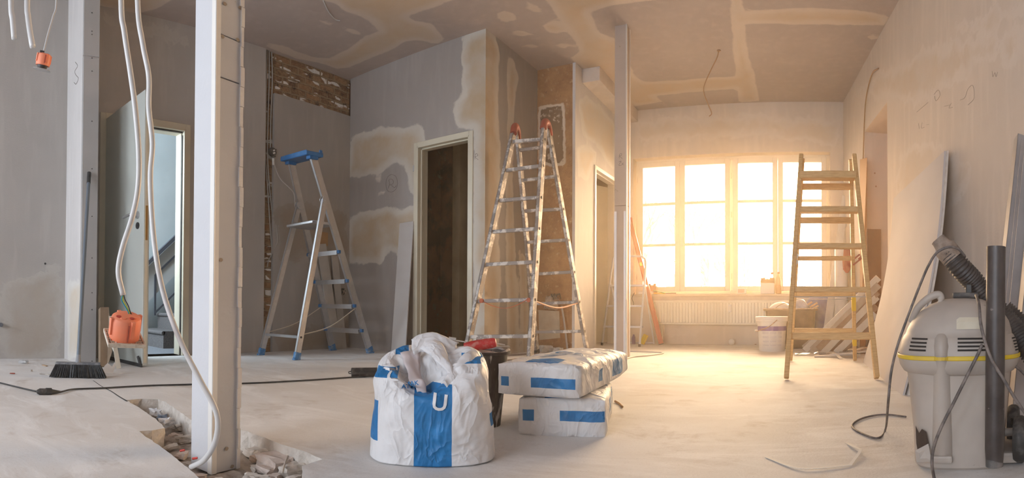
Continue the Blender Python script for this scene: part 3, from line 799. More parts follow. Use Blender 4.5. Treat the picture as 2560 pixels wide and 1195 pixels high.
# ---- slim post by the window side
qa, qb = onz(1537, 65, H), onz(1566, 62, H)
t = T('clad_post', 'slim dusty plasterboard post with perforated corner strips, in front of the window wall', 'post', (qa.x + .05, qa.y + .05, 0))
qw, qd = .104, .112
def qq(a, b, z): return Vector((qa.x + a, qa.y + b, z))
M_pil = plain('dusty_board', (.50, .40, .335), .9, c2=(.45, .355, .295), vs=4, c3=(.36, .28, .2), s3=11, lo3=.68, hi3=.72, bump=.25)
bm = new(); box(bm, qq(qw / 2, qd / 2, (H + 1.3) / 2), (qw, qd, H - 1.3)); box(bm, qq(qw / 2, qd / 2, 1.297 / 2), (qw, qd, 1.297)); bevel(bm, .002, 1); t.part('cladding', bm, M_pil)
def perforated():
    n = NT('perforated_metal_strip'); v = n.n.new('ShaderNodeTexVoronoi')
    v.inputs['Scale'].default_value = 130; v.inputs['Randomness'].default_value = .0
    n.l.new(n.tc, v.inputs['Vector'])
    n.color(n.mix(n.fac(v.outputs['Distance'], .26, .34), (.22, .20, .22), (.78, .76, .76))).set(Roughness=.45, Metallic=.2)
    return n.m
M_perf = perforated()
for (a0, b0, sx, sy, z0, z1) in ((.010, -.0015, .022, .002, 0, 1.25), (qw - .010, -.0015, .020, .002, 0, 1.25), (qw + .0015, .014, .002, .026, 0, H), (qw + .0015, qd - .014, .002, .026, 0, H)):
    bm = new(); box(bm, qq(a0, b0, (z0 + z1) / 2), (sx, sy, z1 - z0)); t.part('corner_strip', bm, M_perf)
bm = new(); cyl(bm, qq(qw + .006, -.004, 0), qq(qw + .004, -.004, .50), .011, seg=12); cyl(bm, qq(qw + .004, -.004, .5), qq(qw + .002, -.004, H), .0045, seg=8); t.part('edge_tube', bm, M_white)
def plane_strokes(t, name, pts_list, w, m, Y):
    bm = new()
    for ln in pts_list:
        P = smooth_path([ony(x, y, Y) for x, y in ln], 4)
        for a, b in zip(P, P[1:]): box(bm, (a + b) / 2, (w, .0012, (b - a).length + w * .4), frame(b - a, (0, 1, 0)))
    t.part(name, bm, m)
plane_strokes(t, 'pencil_mark', [[(1548, 396), (1549, 386), (1554, 384), (1553, 389), (1549, 390), (1556, 397)], [(1547, 405), (1553, 403), (1547, 413), (1553, 413)], [(1554, 407), (1559, 413)], [(1559, 407), (1554, 413)]], .0035, M_pencil, qa.y - .002)

# ---- flexible conduits and cables hanging from the ceiling
def hang(name, label, pts, r, m, group=None, ztop=H, cat='cable'):
    p = pts[0]; P = [(p.x, p.y, ztop)] + [Vector(p) + Vector((0, 0, .3 if ztop - p.z > .6 else .02))] + list(pts)
    bm = new(); tube(bm, P, r, 12, 6); return single(name, label, cat, bm, m, (p.x, p.y, ztop), True, group)
hang('flexible_conduit', 'cut white conduit hanging in the top left corner, left of its two', [at(28, 0, 1.8), at(32, 50, 1.8), at(36, 97, 1.8)], .0098, M_conduit, 'cut conduits in the top left corner')
hang('flexible_conduit', 'cut white conduit hanging beside the small orange junction box', [at(68, 0, 1.8), at(70, 40, 1.8), at(76, 85, 1.8), at(82, 118, 1.8)], .0098, M_conduit, 'cut conduits in the top left corner')
hang('cable', 'thin grey cable holding the small orange junction box at top left', [at(141, 0, 2.25), at(133, 40, 2.25), at(120, 85, 2.25), at(110, 126, 2.25)], .0036, plain('grey_cable', (.50, .49, .48), .5))
jc = at(109, 150, 2.28)
t = T('junction_box', 'small orange junction box hanging from a cable in the top left corner', 'junction box', jc)
def junction(t, c, r, h, tilt, ax=(0, 0), plate=None, mplate=None):
    fw_ = Vector((c.x, c.y, 0)).normalized(); rt_ = Vector((fw_.y, -fw_.x, 0))
    R = Matrix.Rotation(tilt[1], 3, fw_) @ Matrix.Rotation(tilt[0], 3, rt_) @ Matrix((rt_, fw_, Vector((0, 0, 1)))).transposed()
    def tr(bm):
        for v in bm.verts: v.co = c + R @ v.co
    bm = new(); lathe(bm, [(r * .98, -h * .5), (r, -h * .3), (r, h * .30), (r * .93, h * .46), (r * .80, h * .52), (.01, h * .53)], 40)
    for k in range(4):
        a = k * PI / 2 + .5; box(bm, (r * .98 * math.cos(a), r * .98 * math.sin(a), h * .12), (r * .28, r * .24, h * .72), Matrix.Rotation(a, 3, 'Z'))
    tr(bm); b = t.part('box_shell', bm, M_orange, 35)
    for k, a in enumerate((-2.5, -1.9, -.9, -.45)):
        bm = new(); cyl(bm, (r * .60 * math.cos(a), r * .60 * math.sin(a), h * .50), (r * .60 * math.cos(a), r * .60 * math.sin(a), h * .548), r * .17, seg=16); tr(bm)
        t.part('knockout', bm, plain('deep_orange', (.45, .05, .03), .6) if k % 2 == 0 else M_orange, 35, b)


    bm = new(); box(bm, (r * 1.13 * math.cos(-1.35), r * 1.13 * math.sin(-1.35), 0), (.003, .004, h * .7)); tr(bm); t.part('slot', bm, plain('slot_shadow_plastic', (.35, .07, .04), .7), False, b)
    return tr, R
tr, R = junction(t, jc, .030, .044, (.25, .2))
bm = new(); cyl(bm, (0, 0, -.022), (0, 0, -.036), .022, .018, 20); tr(bm); t.part('socket_neck', bm, M_sockdark, 40)
bm = new(); lathe(bm, [(.010, -.036), (.036, -.037), (.037, -.040), (.01, -.041)], 24, 1, 1, power=3); tr(bm); t.part('metal_plate', bm, M_steel)
bm = new(); box(bm, (-.012, .0, .028), (.018, .01, .012)); tr(bm); t.part('terminal', bm, M_sockdark)
# long conduit ending in the big junction box
rc = 1.27
hang('flexible_conduit', 'white flexible conduit hanging down to the large orange junction box', [at(303, 0, rc), at(311, 80, rc), at(326, 180, rc), at(338, 270, rc), at(347, 380, rc), at(345, 470, rc), at(330, 545, rc), at(306, 620, rc), at(296, 680, rc), at(308, 738, rc)], .0066, M_conduit, 'long white conduits hanging before the open door')
hang('flexible_conduit', 'white flexible conduit looping down beside the clad post into the trench', [at(344, 0, 1.36), at(357, 110, 1.36), at(372, 190, 1.36), at(372, 270, 1.36), at(381, 360, 1.36), at(376, 450, 1.36), at(385, 600, 1.34), at(408, 730, 1.32), at(450, 850, 1.28), at(500, 950, 1.25), at(535, 1015, 1.24), at(545, 1060, 1.24), at(536, 1110, 1.26), at(510, 1150, 1.33), at(478, 1167, 1.43)], .0068, M_conduit, 'long white conduits hanging before the open door')
jc = at(313, 818, rc)
for nm, cc, dx in (('blue wire', (.02, .30, .42), -4), ('green-yellow wire', (.50, .55, .05), 0), ('black wire', (.02, .02, .02), 5)):
    bm = new(); tube(bm, [at(308 + dx * .3, 738, rc), at(308 + dx, 750, rc), at(316 + dx, 765, rc), at(323 + dx * .6, 780, rc), at(328 + dx, 797, rc)], .0014, 8, 6)
    single('wire', nm + ' entering the large orange junction box', 'wire', bm, plain(nm.replace(' ', '_'), cc, .4), None, True, 'wires of the large junction box')
t = T('junction_box', 'large orange junction box with a cream cover plate, hanging in front of the door', 'junction box', jc)
tr, R = junction(t, jc, .0355, .056, (.36, .10))
bm = new(); box(bm, (0, 0, -.0305), (.086, .086, .005)); bevel(bm, .0022, 2)
for k in range(-3, 4):
    box(bm, (k * .0115, 0, -.0265), (.0016, .078, .004)); box(bm, (0, k * .0115, -.0265), (.078, .0016, .004))
for s in (-1, 1): box(bm, (s * .0415, 0, -.026), (.003, .086, .006)); box(bm, (0, s * .0415, -.026), (.080, .003, .006))
for v in bm.verts: v.co = Matrix.Rotation(.20, 3, 'Z') @ v.co
tr(bm); t.part('cover_plate', bm, plain('dusty_cream_plastic', (.66, .60, .50), .6, c2=(.40, .31, .23), vs=60, lo=.5, hi=.7), 40, label='cream cover plate')

# ---- ceiling and wall cables further off
def loose(name, label, pts, r, m, cat='cable', group=None, seg=8):
    bm = new(); tube(bm, pts, r, seg, 6); return single(name, label, cat, bm, m, pts[0], True, group)
M_tancable = plain('tan_cable', (.42, .25, .13), .6)
c0 = onz(1797, 126, H); rho = math.hypot(c0.x, c0.y)
loose('cable', 'cut brown cable dangling from the ceiling in front of the window', [c0, at(1792, 145, rho), at(1775, 180, rho), at(1759, 222, rho), at(1768, 255, rho), at(1779, 282, rho), at(1773, 291, rho)], .0055, M_tancable)
bm = new(); cyl(bm, c0 + Vector((0, 0, -.008)), c0, .018, seg=14); single('cable_outlet', 'round hole rim on the ceiling where the dangling brown cable comes out', 'outlet', bm, M_tancable, c0)
loose('cable', 'grey cable running down the right wall above the doorway niche', [W_right.p3(2196, 171, -.012), W_right.p3(2180, 185, -.012), W_right.p3(2166, 240, -.012), W_right.p3(2161, 300, -.012), W_right.p3(2158, 390, -.012), W_right.p3(2155, 470, -.012)], .006, M_tancable)
bm = new(); p = onz(838, 48, H - .004); q = onz(808, 2, H - .004); r_ = onz(850, 52, H - .004)
loose('cable', 'short white cable end lying along the ceiling above the blue ladder', [Vector(q), Vector(onz(822, 30, H - .006)), p, Vector(r_)], .004, M_conduit)

# cables in the chase beside the brickwork
def wx(x, y, off=.012): return onx(x, y, X1 - .035 + off)
for k, xx in enumerate((667, 672, 678)):
    pts = [wx(xx + 1, 124), wx(xx - 1 + k * 2, 200), wx(xx - 3 + k, 300), wx(xx - 4 + k, 380 + k * 8)]
    if k < 2: pts += [wx(xx + 2, 470), wx(xx + 8 + k * 4, 560), wx(xx + 14 + k * 8, 640)]
    loose('cable', ('grey cable in the brick chase, %s of its three' % ('leftmost', 'middle one', 'rightmost')[k]), pts, .0062, plain('grey_chase_cable', (.36, .34, .31), .6), group='cables in the brick chase')
p = onx(681, 380, X1 + .01); bm = new()
lathe(bm, [(.012, -.014), (.042, -.012), (.044, 0), (.040, .012), (.02, .016)], 28)
for v in bm.verts: v.co = p + Matrix.Rotation(PI / 2, 3, 'Y') @ v.co
t = T('round_junction_box', 'round black junction box on the brick chase above the blue ladder', 'junction box', p)
t.part('box_shell', bm, M_sockdark, 40)
for dz, w in ((.012, .02), (-.012, .026)):
    bm = new(); box(bm, p + Vector((.018, w * .3, dz)), (.003, w, .014), Matrix.Rotation(.4, 3, 'X')); t.part('paper_label', bm, M_white)
for a in (-.9, .6):
    bm = new(); box(bm, p + Vector((.004, .046 * math.cos(a), .046 * math.sin(a))), (.006, .016, .01), Matrix.Rotation(a, 3, 'X')); t.part('fixing_lug', bm, M_sockdark)
loose('cable', 'white cable dropping from below the round black junction box to the blue ladder', [wx(684, 398, .06), wx(690, 425, .07), wx(703, 450, .09), wx(722, 468, .12), wx(735, 485, .14), wx(738, 512, .15)], .0045, plain('dusty_white_cable', (.50, .47, .43), .6))
bm = new(); cyl(bm, wx(683, 396, .055), wx(683, 412, .06), .013, .009, 14); single('cable_plug', 'small white bulb-shaped cable end under the round black junction box', 'plug', bm, M_white, None, True)
loose('cable', 'loose grey cable end hanging from the chase beside the blue ladder', [wx(690, 560, .03), wx(694, 600, .04), wx(685, 625, .03), wx(672, 650, .03), wx(668, 668, .03)], .005, plain('grey_chase_cable', (.36, .34, .31), .6))

# ---- broom
bb = onz(194, 943); t = T('broom', 'broom with a long grey pole and black bristles leaning on the stub wall', 'broom', bb)
hd = (onz(265, 945) - onz(125, 942)); HL = hd.length; hd.normalize(); hn = Vector((-hd.y, hd.x, 0)); Rb = Matrix((hd, hn, Vector((0, 0, 1)))).transposed()
hc = (onz(265, 945) + onz(125, 942)) / 2
bm = new(); n = 60
hb = .083
box(bm, hc + Vector((0, 0, hb)), (HL * .80, .052, .014), Rb); bevel(bm, .005, 2); t.part('broom_head', bm, plain('broom_head', (.12, .13, .15), .5, c2=(.3, .3, .3), vs=25))
bm = new(); rnd = random.Random(3)
for i in range(64):
    for j in range(7):
        f = (i / 63 - .5) * 2; gz = (j / 6 - .5) * 2
        a = hc + Rb @ Vector((f * HL * .385, gz * .022, hb)); b = hc + Rb @ Vector((f * HL * .49 + rnd.uniform(-.006, .006), gz * .034 + rnd.uniform(-.006, .006), .003))
        bar(bm, a, b, .0045, .0035)
t.part('bristles', bm, plain('black_bristles', (.012, .015, .018), .55, c2=(.06, .065, .07), vs=50))
ptop = onx(223, 432, EX + .035)
pb_ = hc + Vector((0, 0, hb)) ; k_ = onz(197, 920, 0)
bm = new(); cyl(bm, pb_, pb_.lerp(ptop, .035), .017, .013, 18); t.part('socket', bm, plain('grey_socket', (.28, .29, .31), .4), 40)
bm = new(); cyl(bm, pb_.lerp(ptop, .03), pb_.lerp(ptop, .94), .0125, seg=18); t.part('pole', bm, plain('grey_blue_pole', (.17, .205, .245), .35, .3), 40)
bm = new(); cyl(bm, pb_.lerp(ptop, .935), ptop, .0145, seg=18); t.part('end_grip', bm, M_dark, 40)

# ---- extension cord, its coupling and the socket strip
cz = .006
loose('extension_cord', 'black cord lying on the floor from the left edge to the plug coupling', [onz(-20, 952, cz), onz(0, 957, cz), onz(45, 968, cz), onz(92, 979, cz)], .0042, M_dark)
loose('extension_cord', 'long black cord running across the floor from the coupling to the socket strip', [onz(152, 980, .008), onz(185, 973, .006), onz(260, 970, cz), onz(330, 966, cz), onz(400, 963, cz), onz(520, 960, cz), onz(620, 958, cz), onz(760, 951, cz), onz(880, 943, cz), onz(915, 941, cz), onz(935, 932, .012)], .0046, M_dark)
p0, p1 = onz(92, 979, .016), onz(152, 980, .010); t = T('plug_coupling', 'black rubber plug coupling joining two cords on the left floor', 'plug', onz(120, 981))
bm = new(); tube(bm, [p0, p0.lerp(p1, .12), p0.lerp(p1, .40)], lambda u: .008 + .008 * min(1, u * 3), 14, 0); t.part('socket_half', bm, M_sockdark, 40)
bm = new(); cyl(bm, p0.lerp(p1, .38), p0.lerp(p1, .60), .019, seg=16); tube(bm, [p0.lerp(p1, .6), p0.lerp(p1, .8), p1], lambda u: .014 - .009 * u, 14, 0); t.part('plug_half', bm, M_dark, 40)
s0, s1 = onz(878, 936, .018), onz(950, 935, .018)
t = T('socket_strip', 'black dusty socket strip on the floor behind the open sack', 'socket strip', s0)
sd = (s1 - s0).normalized(); sn = Vector((-sd.y, sd.x, 0)); Rs = Matrix((sd, sn, Vector((0, 0, 1)))).transposed()
tl = Matrix.Rotation(-.9, 3, 'X')
bm = new(); SL = .23; sc_ = s0 + sd * SL / 2 + Vector((0, 0, .012)); Rst = Rs @ Matrix.Rotation(.75, 3, 'X'); box(bm, sc_, (SL, .05, .036), Rst); bevel(bm, .006, 2); t.part('strip_body', bm, M_sockdark)
for k in range(4):
    c = sc_ + Rst @ Vector(((k - 1.5) * .052, 0, .019)); bm = new(); b0 = Rst @ Vector((0, 0, 1))
    tube(bm, [c - b0 * .002, c + b0 * .001], .0195, 20, 0); t.part('socket', bm, M_dark, 40)
    for s in (-1, 1):
        pass
bm = new(); tube(bm, [sc_ + Rst @ Vector((-SL / 2 + .002, .008, 0)), sc_ + Rst @ Vector((-SL / 2 - .014, .005, 0)), sc_ + Rst @ Vector((-SL / 2 - .014, -.007, 0)), sc_ + Rst @ Vector((-SL / 2 + .002, -.009, 0))], .003, 8, 4); t.part('hanging_loop', bm, M_dark, 40)

# ---- odds and ends lying at the foot of the stub wall and the door
def chunk(name, label, cat, c, s, m, seed, rz=0.0, group=None, sub=2, amp=.28, flat=1.0, rot=None):
    bm = new(); bmesh.ops.create_cube(bm, size=1); subdiv(bm, sub)
    for v in bm.verts:
        v.co += noise.noise_vector(v.co * 1.6 + Vector((seed * 3.1, seed, 0))) * amp
        v.co += noise.noise_vector(v.co * 5 + Vector((seed, 0, 0))) * amp * .25
    R = (rot or Matrix.Rotation(rz, 3, 'Z'))
    for v in bm.verts: v.co = R @ Vector((v.co.x * s[0], v.co.y * s[1], v.co.z * s[2]))
    zm = min(v.co.z for v in bm.verts); c = Vector(c)
    for v in bm.verts: v.co += c - Vector((0, 0, zm))
    return single(name, label, cat, bm, m, c, False, group)
chunk('metal_scrap', 'small crumpled metal scrap on the floor at far left', 'scrap', onz(60, 908), (.075, .03, .02), M_steel, 2, .5)
chunk('wood_chip', 'reddish chip on the floor at far left', 'chip', onz(31, 935), (.03, .012, .006), plain('red_chip', (.35, .08, .05), .7), 4, .9)
chunk('wood_chip', 'dark crumb on the floor left of the broom', 'chip', onz(79, 929), (.015, .012, .01), M_dirt, 5)
chunk('wood_chip', 'tan splinter on the floor behind the broom head', 'chip', onz(112, 915), (.06, .02, .006), plain('tan_splinter', (.5, .36, .24), .8), 6, .2)
chunk('wood_chip', 'dark twig beside the left end of the broom', 'chip', onz(112, 937), (.06, .006, .006), M_dirt, 7, .9)
M_paper = plain('torn_white_paper', (.66, .66, .67), .8)
c = onz(275, 932); bm = new(); pts = [onx(254, 935, c.x), onx(262, 915, c.x), onx(270, 908, c.x), onx(280, 917, c.x), onx(287, 907, c.x), onx(290, 914, c.x), onx(280, 935, c.x), onx(268, 939, c.x)]
slab(bm, pts, .004); jitter(bm, .004, 20); single('torn_paper', 'torn piece of white paper on the floor beside the broom head', 'paper', bm, M_paper, c)
c = onz(283, 922); bm = new(); pts = [onx(273, 790, c.x - .12), onx(281, 790, c.x - .12), onx(292, 860, c.x - .06), onx(303, 920, c.x), onx(291, 923, c.x), onx(285, 880, c.x - .04), onx(276, 862, c.x - .07)]
slab(bm, pts, .006); single('plastic_strip', 'notched cream plastic strip leaning behind the large orange junction box', 'strip', bm, plain('cream_plastic', (.58, .55, .47), .5), c)
c = onz(262, 916); bm = new(); a = onx(251, 768, c.x - .06); b = onx(272, 768, c.x - .06); d_ = onx(280, 880, c.x + .05); e_ = onx(251, 915, c.x + .05); slab(bm, [a, b, d_, onx(268, 918, c.x + .05), e_], .05)
single('cardboard_box', 'brown cardboard offcut leaning between the stub wall and the open door', 'cardboard', bm, plain('brown_cardboard', (.30, .22, .15), .85, c2=(.24, .17, .11), vs=9), c)
bm = new(); p = onx(2, 812, X1 + .02); cyl(bm, p + Vector((-.02, 0, 0)), p + Vector((.03, 0, 0)), .016, seg=14); single('pipe_stub', 'grey pipe stub sticking out of the wall at the left edge', 'pipe', bm, plain('grey_pipe', (.12, .13, .15), .5), None, 40)
bm = new(); p = onx(113, 659, X1 + .0005); cyl(bm, p, p + Vector((.002, 0, 0)), .008, seg=12); o = build('screw_hole', bm, M_dark, walls['l1a'])

# ---- rubble in the trench
def trz(x, y): return onz(x, y, -.05)
random.seed(11)
spots = [(352, 1012, .05), (372, 1018, .05), (388, 1014, .04), (400, 1030, .05), (425, 1040, .045), (450, 1062, .06), (440, 1082, .05), (462, 1092, .07), (430, 1110, .05), (455, 1130, .05), (470, 1150, .04),
         (640, 1120, .05), (655, 1142, .07), (676, 1150, .06), (700, 1160, .06), (668, 1168, .06), (720, 1172, .05), (640, 1160, .045), (690, 1182, .05), (735, 1186, .05), (630, 1182, .05), (690, 1158, .12), (735, 1172, .10), (650, 1130, .10), (712, 1140, .04), (655, 1186, .05), (545, 1190, .04), (500, 1178, .04)]
for i, (x, y, s) in enumerate(spots):
    side = 'left of the near post' if x < 480 else 'right of the near post' if x > 600 else 'at the foot of the near post'
    s *= .72
    chunk('rubble_chunk', ('pale grey screed rubble lump in the floor trench %s' if i % 3 else 'pinkish-white plaster rubble lump in the floor trench %s') % side, 'rubble', trz(x, y) + Vector((0, 0, -.022)), (s * 1.2, s * .8, s * .42), M_rubble if i % 3 else plain('pink_white_plaster', (.62, .54, .49), .9, c2=(.5, .42, .37), vs=25, bump=.4), i + 1, random.uniform(0, 3), ('grey' if i % 3 else 'pinkish') + ' rubble lumps in the trench ' + side, amp=.34)
for i, (x, y, s, m_, lb) in enumerate(((388, 1040, .05, M_paper, 'crumpled grey plastic scrap in the trench beyond the near post'), (405, 1052, .04, plain('bluish_plastic', (.25, .30, .38), .4), 'bluish plastic scrap in the trench beyond the near post'), (418, 1068, .05, M_paper, 'white torn paper in the trench near its notch'))):
    chunk('plastic_scrap', lb, 'scrap', trz(x, y), (s, s * .6, s * .5), m_, i + 31, i, amp=.5)
for i, (x, y) in enumerate(((450, 1151), (481, 1172))):
    bm = new(); p = trz(x, y) + Vector((0, 0, .03)); cyl(bm, p, p + Vector((.012, .01, .004)), .0035, seg=10); single('connector', 'small red connector %s' % ('lying in the trench before the near post', 'at the end of the looping conduit')[i], 'connector', bm, plain('red_plastic', (.62, .05, .035), .4), None, 40)
bm = new(); tube(bm, [trz(735, 1128), trz(722, 1150), trz(712, 1176), trz(706, 1200)], .003, 8, 6)
for v in bm.verts: v.co.z += .02
single('twig', 'thin pale root-like strip across the trench right of the near post', 'strip', bm, plain('pale_strip', (.5, .44, .38), .8), None, True)

# ---- crack in the screed
bm = new(); P = [onz(x, y, .0008) for x, y in ((233, 951), (250, 963), (262, 970), (278, 978), (296, 990), (306, 996), (318, 1003))]
P = smooth_path(P, 3)
for i, (a, b) in enumerate(zip(P, P[1:])):
    w = .0016 + .003 * (i / len(P)); n_ = (b - a).cross(Vector((0, 0, 1))).normalized() * w
    bm.faces.new([bm.verts.new(q) for q in (a - n_, a + n_, b + n_ * 1.2, b - n_ * 1.2)])
o = build('floor_crack', bm, M_dark, bpy.data.objects['floor'])

# ================================================================== LADDERS
def lerp(a, b, t): return Vector(a).lerp(Vector(b), t)
# ---- aluminium platform ladder with blue plastic
RL, RR = onz(652, 888), onz(741, 900); SL, SR = onz(832, 876), onz(926, 883)
HR, HL_ = onx(811, 500, -3.53), onx(747, 514, -3.93); TR_, TL_ = onx(781, 389, -3.55), onx(727, 403, -3.90)
t = T('platform_ladder', 'aluminium platform stepladder with blue top tray and blue feet by the left brick wall', 'ladder', (RL + RR + SL + SR) / 4)
def rail(t, a, b, w, th, m, foot, mfoot, nm='rail', up=(0, 1, 0)):
    a = Vector(a); b = Vector(b); d = (b - a).normalized()
    bm = new(); channel(bm, a + d * foot * .4, b, w, th, .004, up); o = t.part(nm, bm, m)
    if foot:
        bm = new(); bar(bm, a + d * .012, a + d * foot, w + .008, th + .008, up); box(bm, a + Vector((0, 0, .008)), (w + .012, th + .014, .016)); bevel(bm, .003, 1); t.part('foot', bm, mfoot, parent=o, off=1)
    return o
def fixloc(parent):  # sub-parts hang from their part, which sits at the thing's base
    return parent
for a, b in ((SL, TL_), (SR, TR_)): rail(t, a, b, .026, .062, M_alu, .062, M_dustblue)
for a, b in ((RL, HL_), (RR, HR)): rail(t, a, b, .024, .05, M_alu, .062, M_dustblue)
# treads
for yl, yr, k in ((636, 632, 0), (706, 702, 1), (765, 764, 2), (823, 826, 3)):
    a, b = on_seg(SL, TL_, yl), on_seg(SR, TR_, yr); z = (a.z + b.z) / 2; a.z = b.z = z
    bm = new(); box(bm, (a + b) / 2 + Vector((0, -.01, 0)), ((b - a).length, .075, .024)); box(bm, (a + b) / 2 + Vector((0, -.045, -.008)), ((b - a).length, .008, .034)); 
    for j in range(4): box(bm, (a + b) / 2 + Vector((0, -.035 + j * .017, .0135)), ((b - a).length - .02, .005, .003))
    o = t.part('tread', bm, M_alu)
    for s, p in ((-1, a), (1, b)):
        bm = new(); box(bm, p + Vector((s * .0, -.03, 0)), (.036, .03, .03)); bevel(bm, .003, 1); t.part('blue_end_cap', bm, M_blue, parent=o)
# platform
pl_, pr_ = on_seg(SL, TL_, 566), on_seg(SR, TR_, 566); z = (pl_.z + pr_.z) / 2
bm = new(); pc = (pl_ + pr_) / 2; pc.z = z; box(bm, pc + Vector((0, -.09, 0)), ((pr_ - pl_).length - .02, .27, .024)); bevel(bm, .004, 1)
for j in range(9): box(bm, pc + Vector((0, -.20 + j * .03, .0135)), ((pr_ - pl_).length - .04, .006, .003))
t.part('platform', bm, M_alu)
# hinges, cross bars, straps
for s, h in ((-1, HL_), (1, HR)):
    bm = new()
    for q in (-.018, .018): cyl(bm, h + Vector((q - .002, .0, 0)), h + Vector((q + .002, .0, 0)), .036, seg=20)
    cyl(bm, h + Vector((-.026, -.005, -.005)), h + Vector((.026, -.005, -.005)), .009, seg=10); t.part('hinge_plate', bm, M_steel, 40)
a, b = on_seg(RL, HL_, 836), on_seg(RR, HR, 843); bm = new(); bar(bm, a, b, .030, .022); bevel(bm, .003, 1); o = t.part('cross_bar', bm, M_alu)
bm = new(); cyl(bm, b + Vector((.010, -.003, .0)), b + Vector((.015, -.004, 0)), .009, seg=14); t.part('bolt', bm, M_dark, parent=o)
for a, b, sg in ((on_seg(RR, HR, 838), on_seg(SR, TR_, 768), .05), (on_seg(RL, HL_, 832), on_seg(SL, TL_, 765), .04)):
    m = (a + b) / 2 - Vector((0, 0, sg)); bm = new(); tube(bm, [a, m, b], .0045, 6, 8); t.part('spreader_strap', bm, plain('beige_webbing', (.52, .46, .36), .8))
# top tray
tc = (TL_ + TR_) / 2; dirx = (TR_ - TL_).normalized(); Rt = Matrix((dirx, Vector((-dirx.y, dirx.x, 0)).normalized(), Vector((0, 0, 1)))).transposed(); Wt = (TR_ - TL_).length + .07
bm = new(); box(bm, tc + Rt @ Vector((0, 0, -.002)), (Wt, .16, .012), Rt)
for s in (-1, 1):
    box(bm, tc + Rt @ Vector((0, s * .078, .014)), (Wt, .010, .04), Rt); box(bm, tc + Rt @ Vector((s * Wt / 2, 0, .010)), (.012, .166, .034), Rt)
    box(bm, tc + Rt @ Vector((s * (Wt / 2 - .035), 0, -.018)), (.06, .085, .03), Rt)
box(bm, tc + Rt @ Vector((.03, .078, .036)), (.05, .012, .03), Rt); box(bm, tc + Rt @ Vector((Wt / 2, .06, .03)), (.012, .03, .04), Rt); bevel(bm, .003, 1)
t.part('top_tray', bm, M_blue)

# ---- tall spattered double ladder
M_spat = plain('paint_spattered_aluminium', (.28, .25, .235), .6, .25, c2=(.62, .58, .54), vs=16, lo=.50, hi=.58, c3=(.30, .21, .15), s3=34, lo3=.64, hi3=.68, bump=.3, bs=70)
M_redcap = plain('red_plastic_cap', (.34, .05, .03), .6, c2=(.28, .07, .05), vs=30)
FL, FR, BR, BL = onz(1160, 906), onz(1324, 912), onz(1469, 887), onz(1342, 884)
y_ap = (FL.y + FR.y + BR.y + BL.y) / 4
tFL, tFR = ony(1286, 322, y_ap - .06), ony(1361, 310, y_ap - .0); tBL, tBR = ony(1293, 331, y_ap + .04), ony(1371, 322, y_ap + .10)
t = T('double_ladder', 'tall paint-spattered aluminium double ladder with red caps in the middle of the room', 'ladder', (FL + FR + BR + BL) / 4)
def ladder_side(t, A, At, B, Bt, rows_l, rows_r, w, th, m, rw, rt, hole=True, foot=None):
    for P, Q in ((A, At), (B, Bt)):
        d = (Vector(Q) - Vector(P)).normalized()
        bm = new(); channel(bm, P, Q, w, th, .005, (0, 1, 0)); 
        o = t.part('rail', bm, m)
        bm = new(); bar(bm, P, Vector(P) + d * .04, w + .006, th + .006, (0, 1, 0)); t.part('foot', bm, foot or M_dark, parent=o)
    for yl, yr in zip(rows_l, rows_r):
        a, b = on_seg(A, At, yl), on_seg(B, Bt, yr); bm = new(); bar(bm, a, b, rw, rt); bevel(bm, .003, 1); o = t.part('rung', bm, m)
        if hole:
            for P, s in ((a, -1), (b, 1)):
                bm = new(); d = (b - a).normalized(); cyl(bm, P + d * s * .015, P + d * s * (w / 2 + .004), .011, seg=10); t.part('rung_end', bm, plain('dark_socket', (.10, .08, .07), .7), parent=o)
ladder_side(t, FL, tFL, FR, tFR, (842, 753, 662, 580, 502, 427, 355), (840, 749, 655, 572, 494, 415, 349), .030, .060, M_spat, .030, .030)
ladder_side(t, BL, tBL, BR, tBR, (830, 760, 686, 606, 528, 452, 376), (828, 755, 680, 600, 523, 441, 366), .028, .054, M_spat, .028, .028)
for a, b in ((tFL, tBL), (tFR, tBR)):
    d = (b - a).normalized(); bm = new(); tube(bm, [a - d * .03 - Vector((0, 0, .05)), a + Vector((0, 0, .012)), (a + b) / 2 + Vector((0, 0, .035)), b + Vector((0, 0, .012)), b + d * .03 - Vector((0, 0, .05))], .030, 12, 5)
    t.part('hinge_cap', bm, M_redcap, 50)
for r1, r2, A, At, B, Bt in ((757, 757, FL, tFL, BL, tBL), (753, 758, FR, tFR, BR, tBR)): pass
a, b = on_seg(FL, tFL, 752) , on_seg(FR, tFR, 750); a = a.lerp(b, .10); b = a.lerp(b, .93)
bm = new(); m = (a + b) / 2 - Vector((0, 0.0, .062)); P = smooth_path([a + Vector((0, -.02, 0)), a.lerp(m, .5) - Vector((0, .02, .012)), m - Vector((0, .02, 0)), m.lerp(b, .5) - Vector((0, .02, .008)), b + Vector((0, -.02, .01))], 5)
for p, q in zip(P, P[1:]): bar(bm, p, q, .003, .016, (0, 1, 0))
for p in (a, b): cyl(bm, p + Vector((0, -.026, 0)), p + Vector((0, -.012, 0)), .018, seg=12)
t.part('safety_strap', bm, plain('orange_red_strap', (.50, .12, .05), .6), label='orange-red safety strap')
a, b = on_seg(FR, tFR, 752), on_seg(BR, tBR, 757); bm = new(); tube(bm, [a, (a + b) / 2 - Vector((0, 0, .05)), b], .007, 6, 8); t.part('safety_strap', bm, plain('pale_red_strap', (.60, .30, .2), .6))

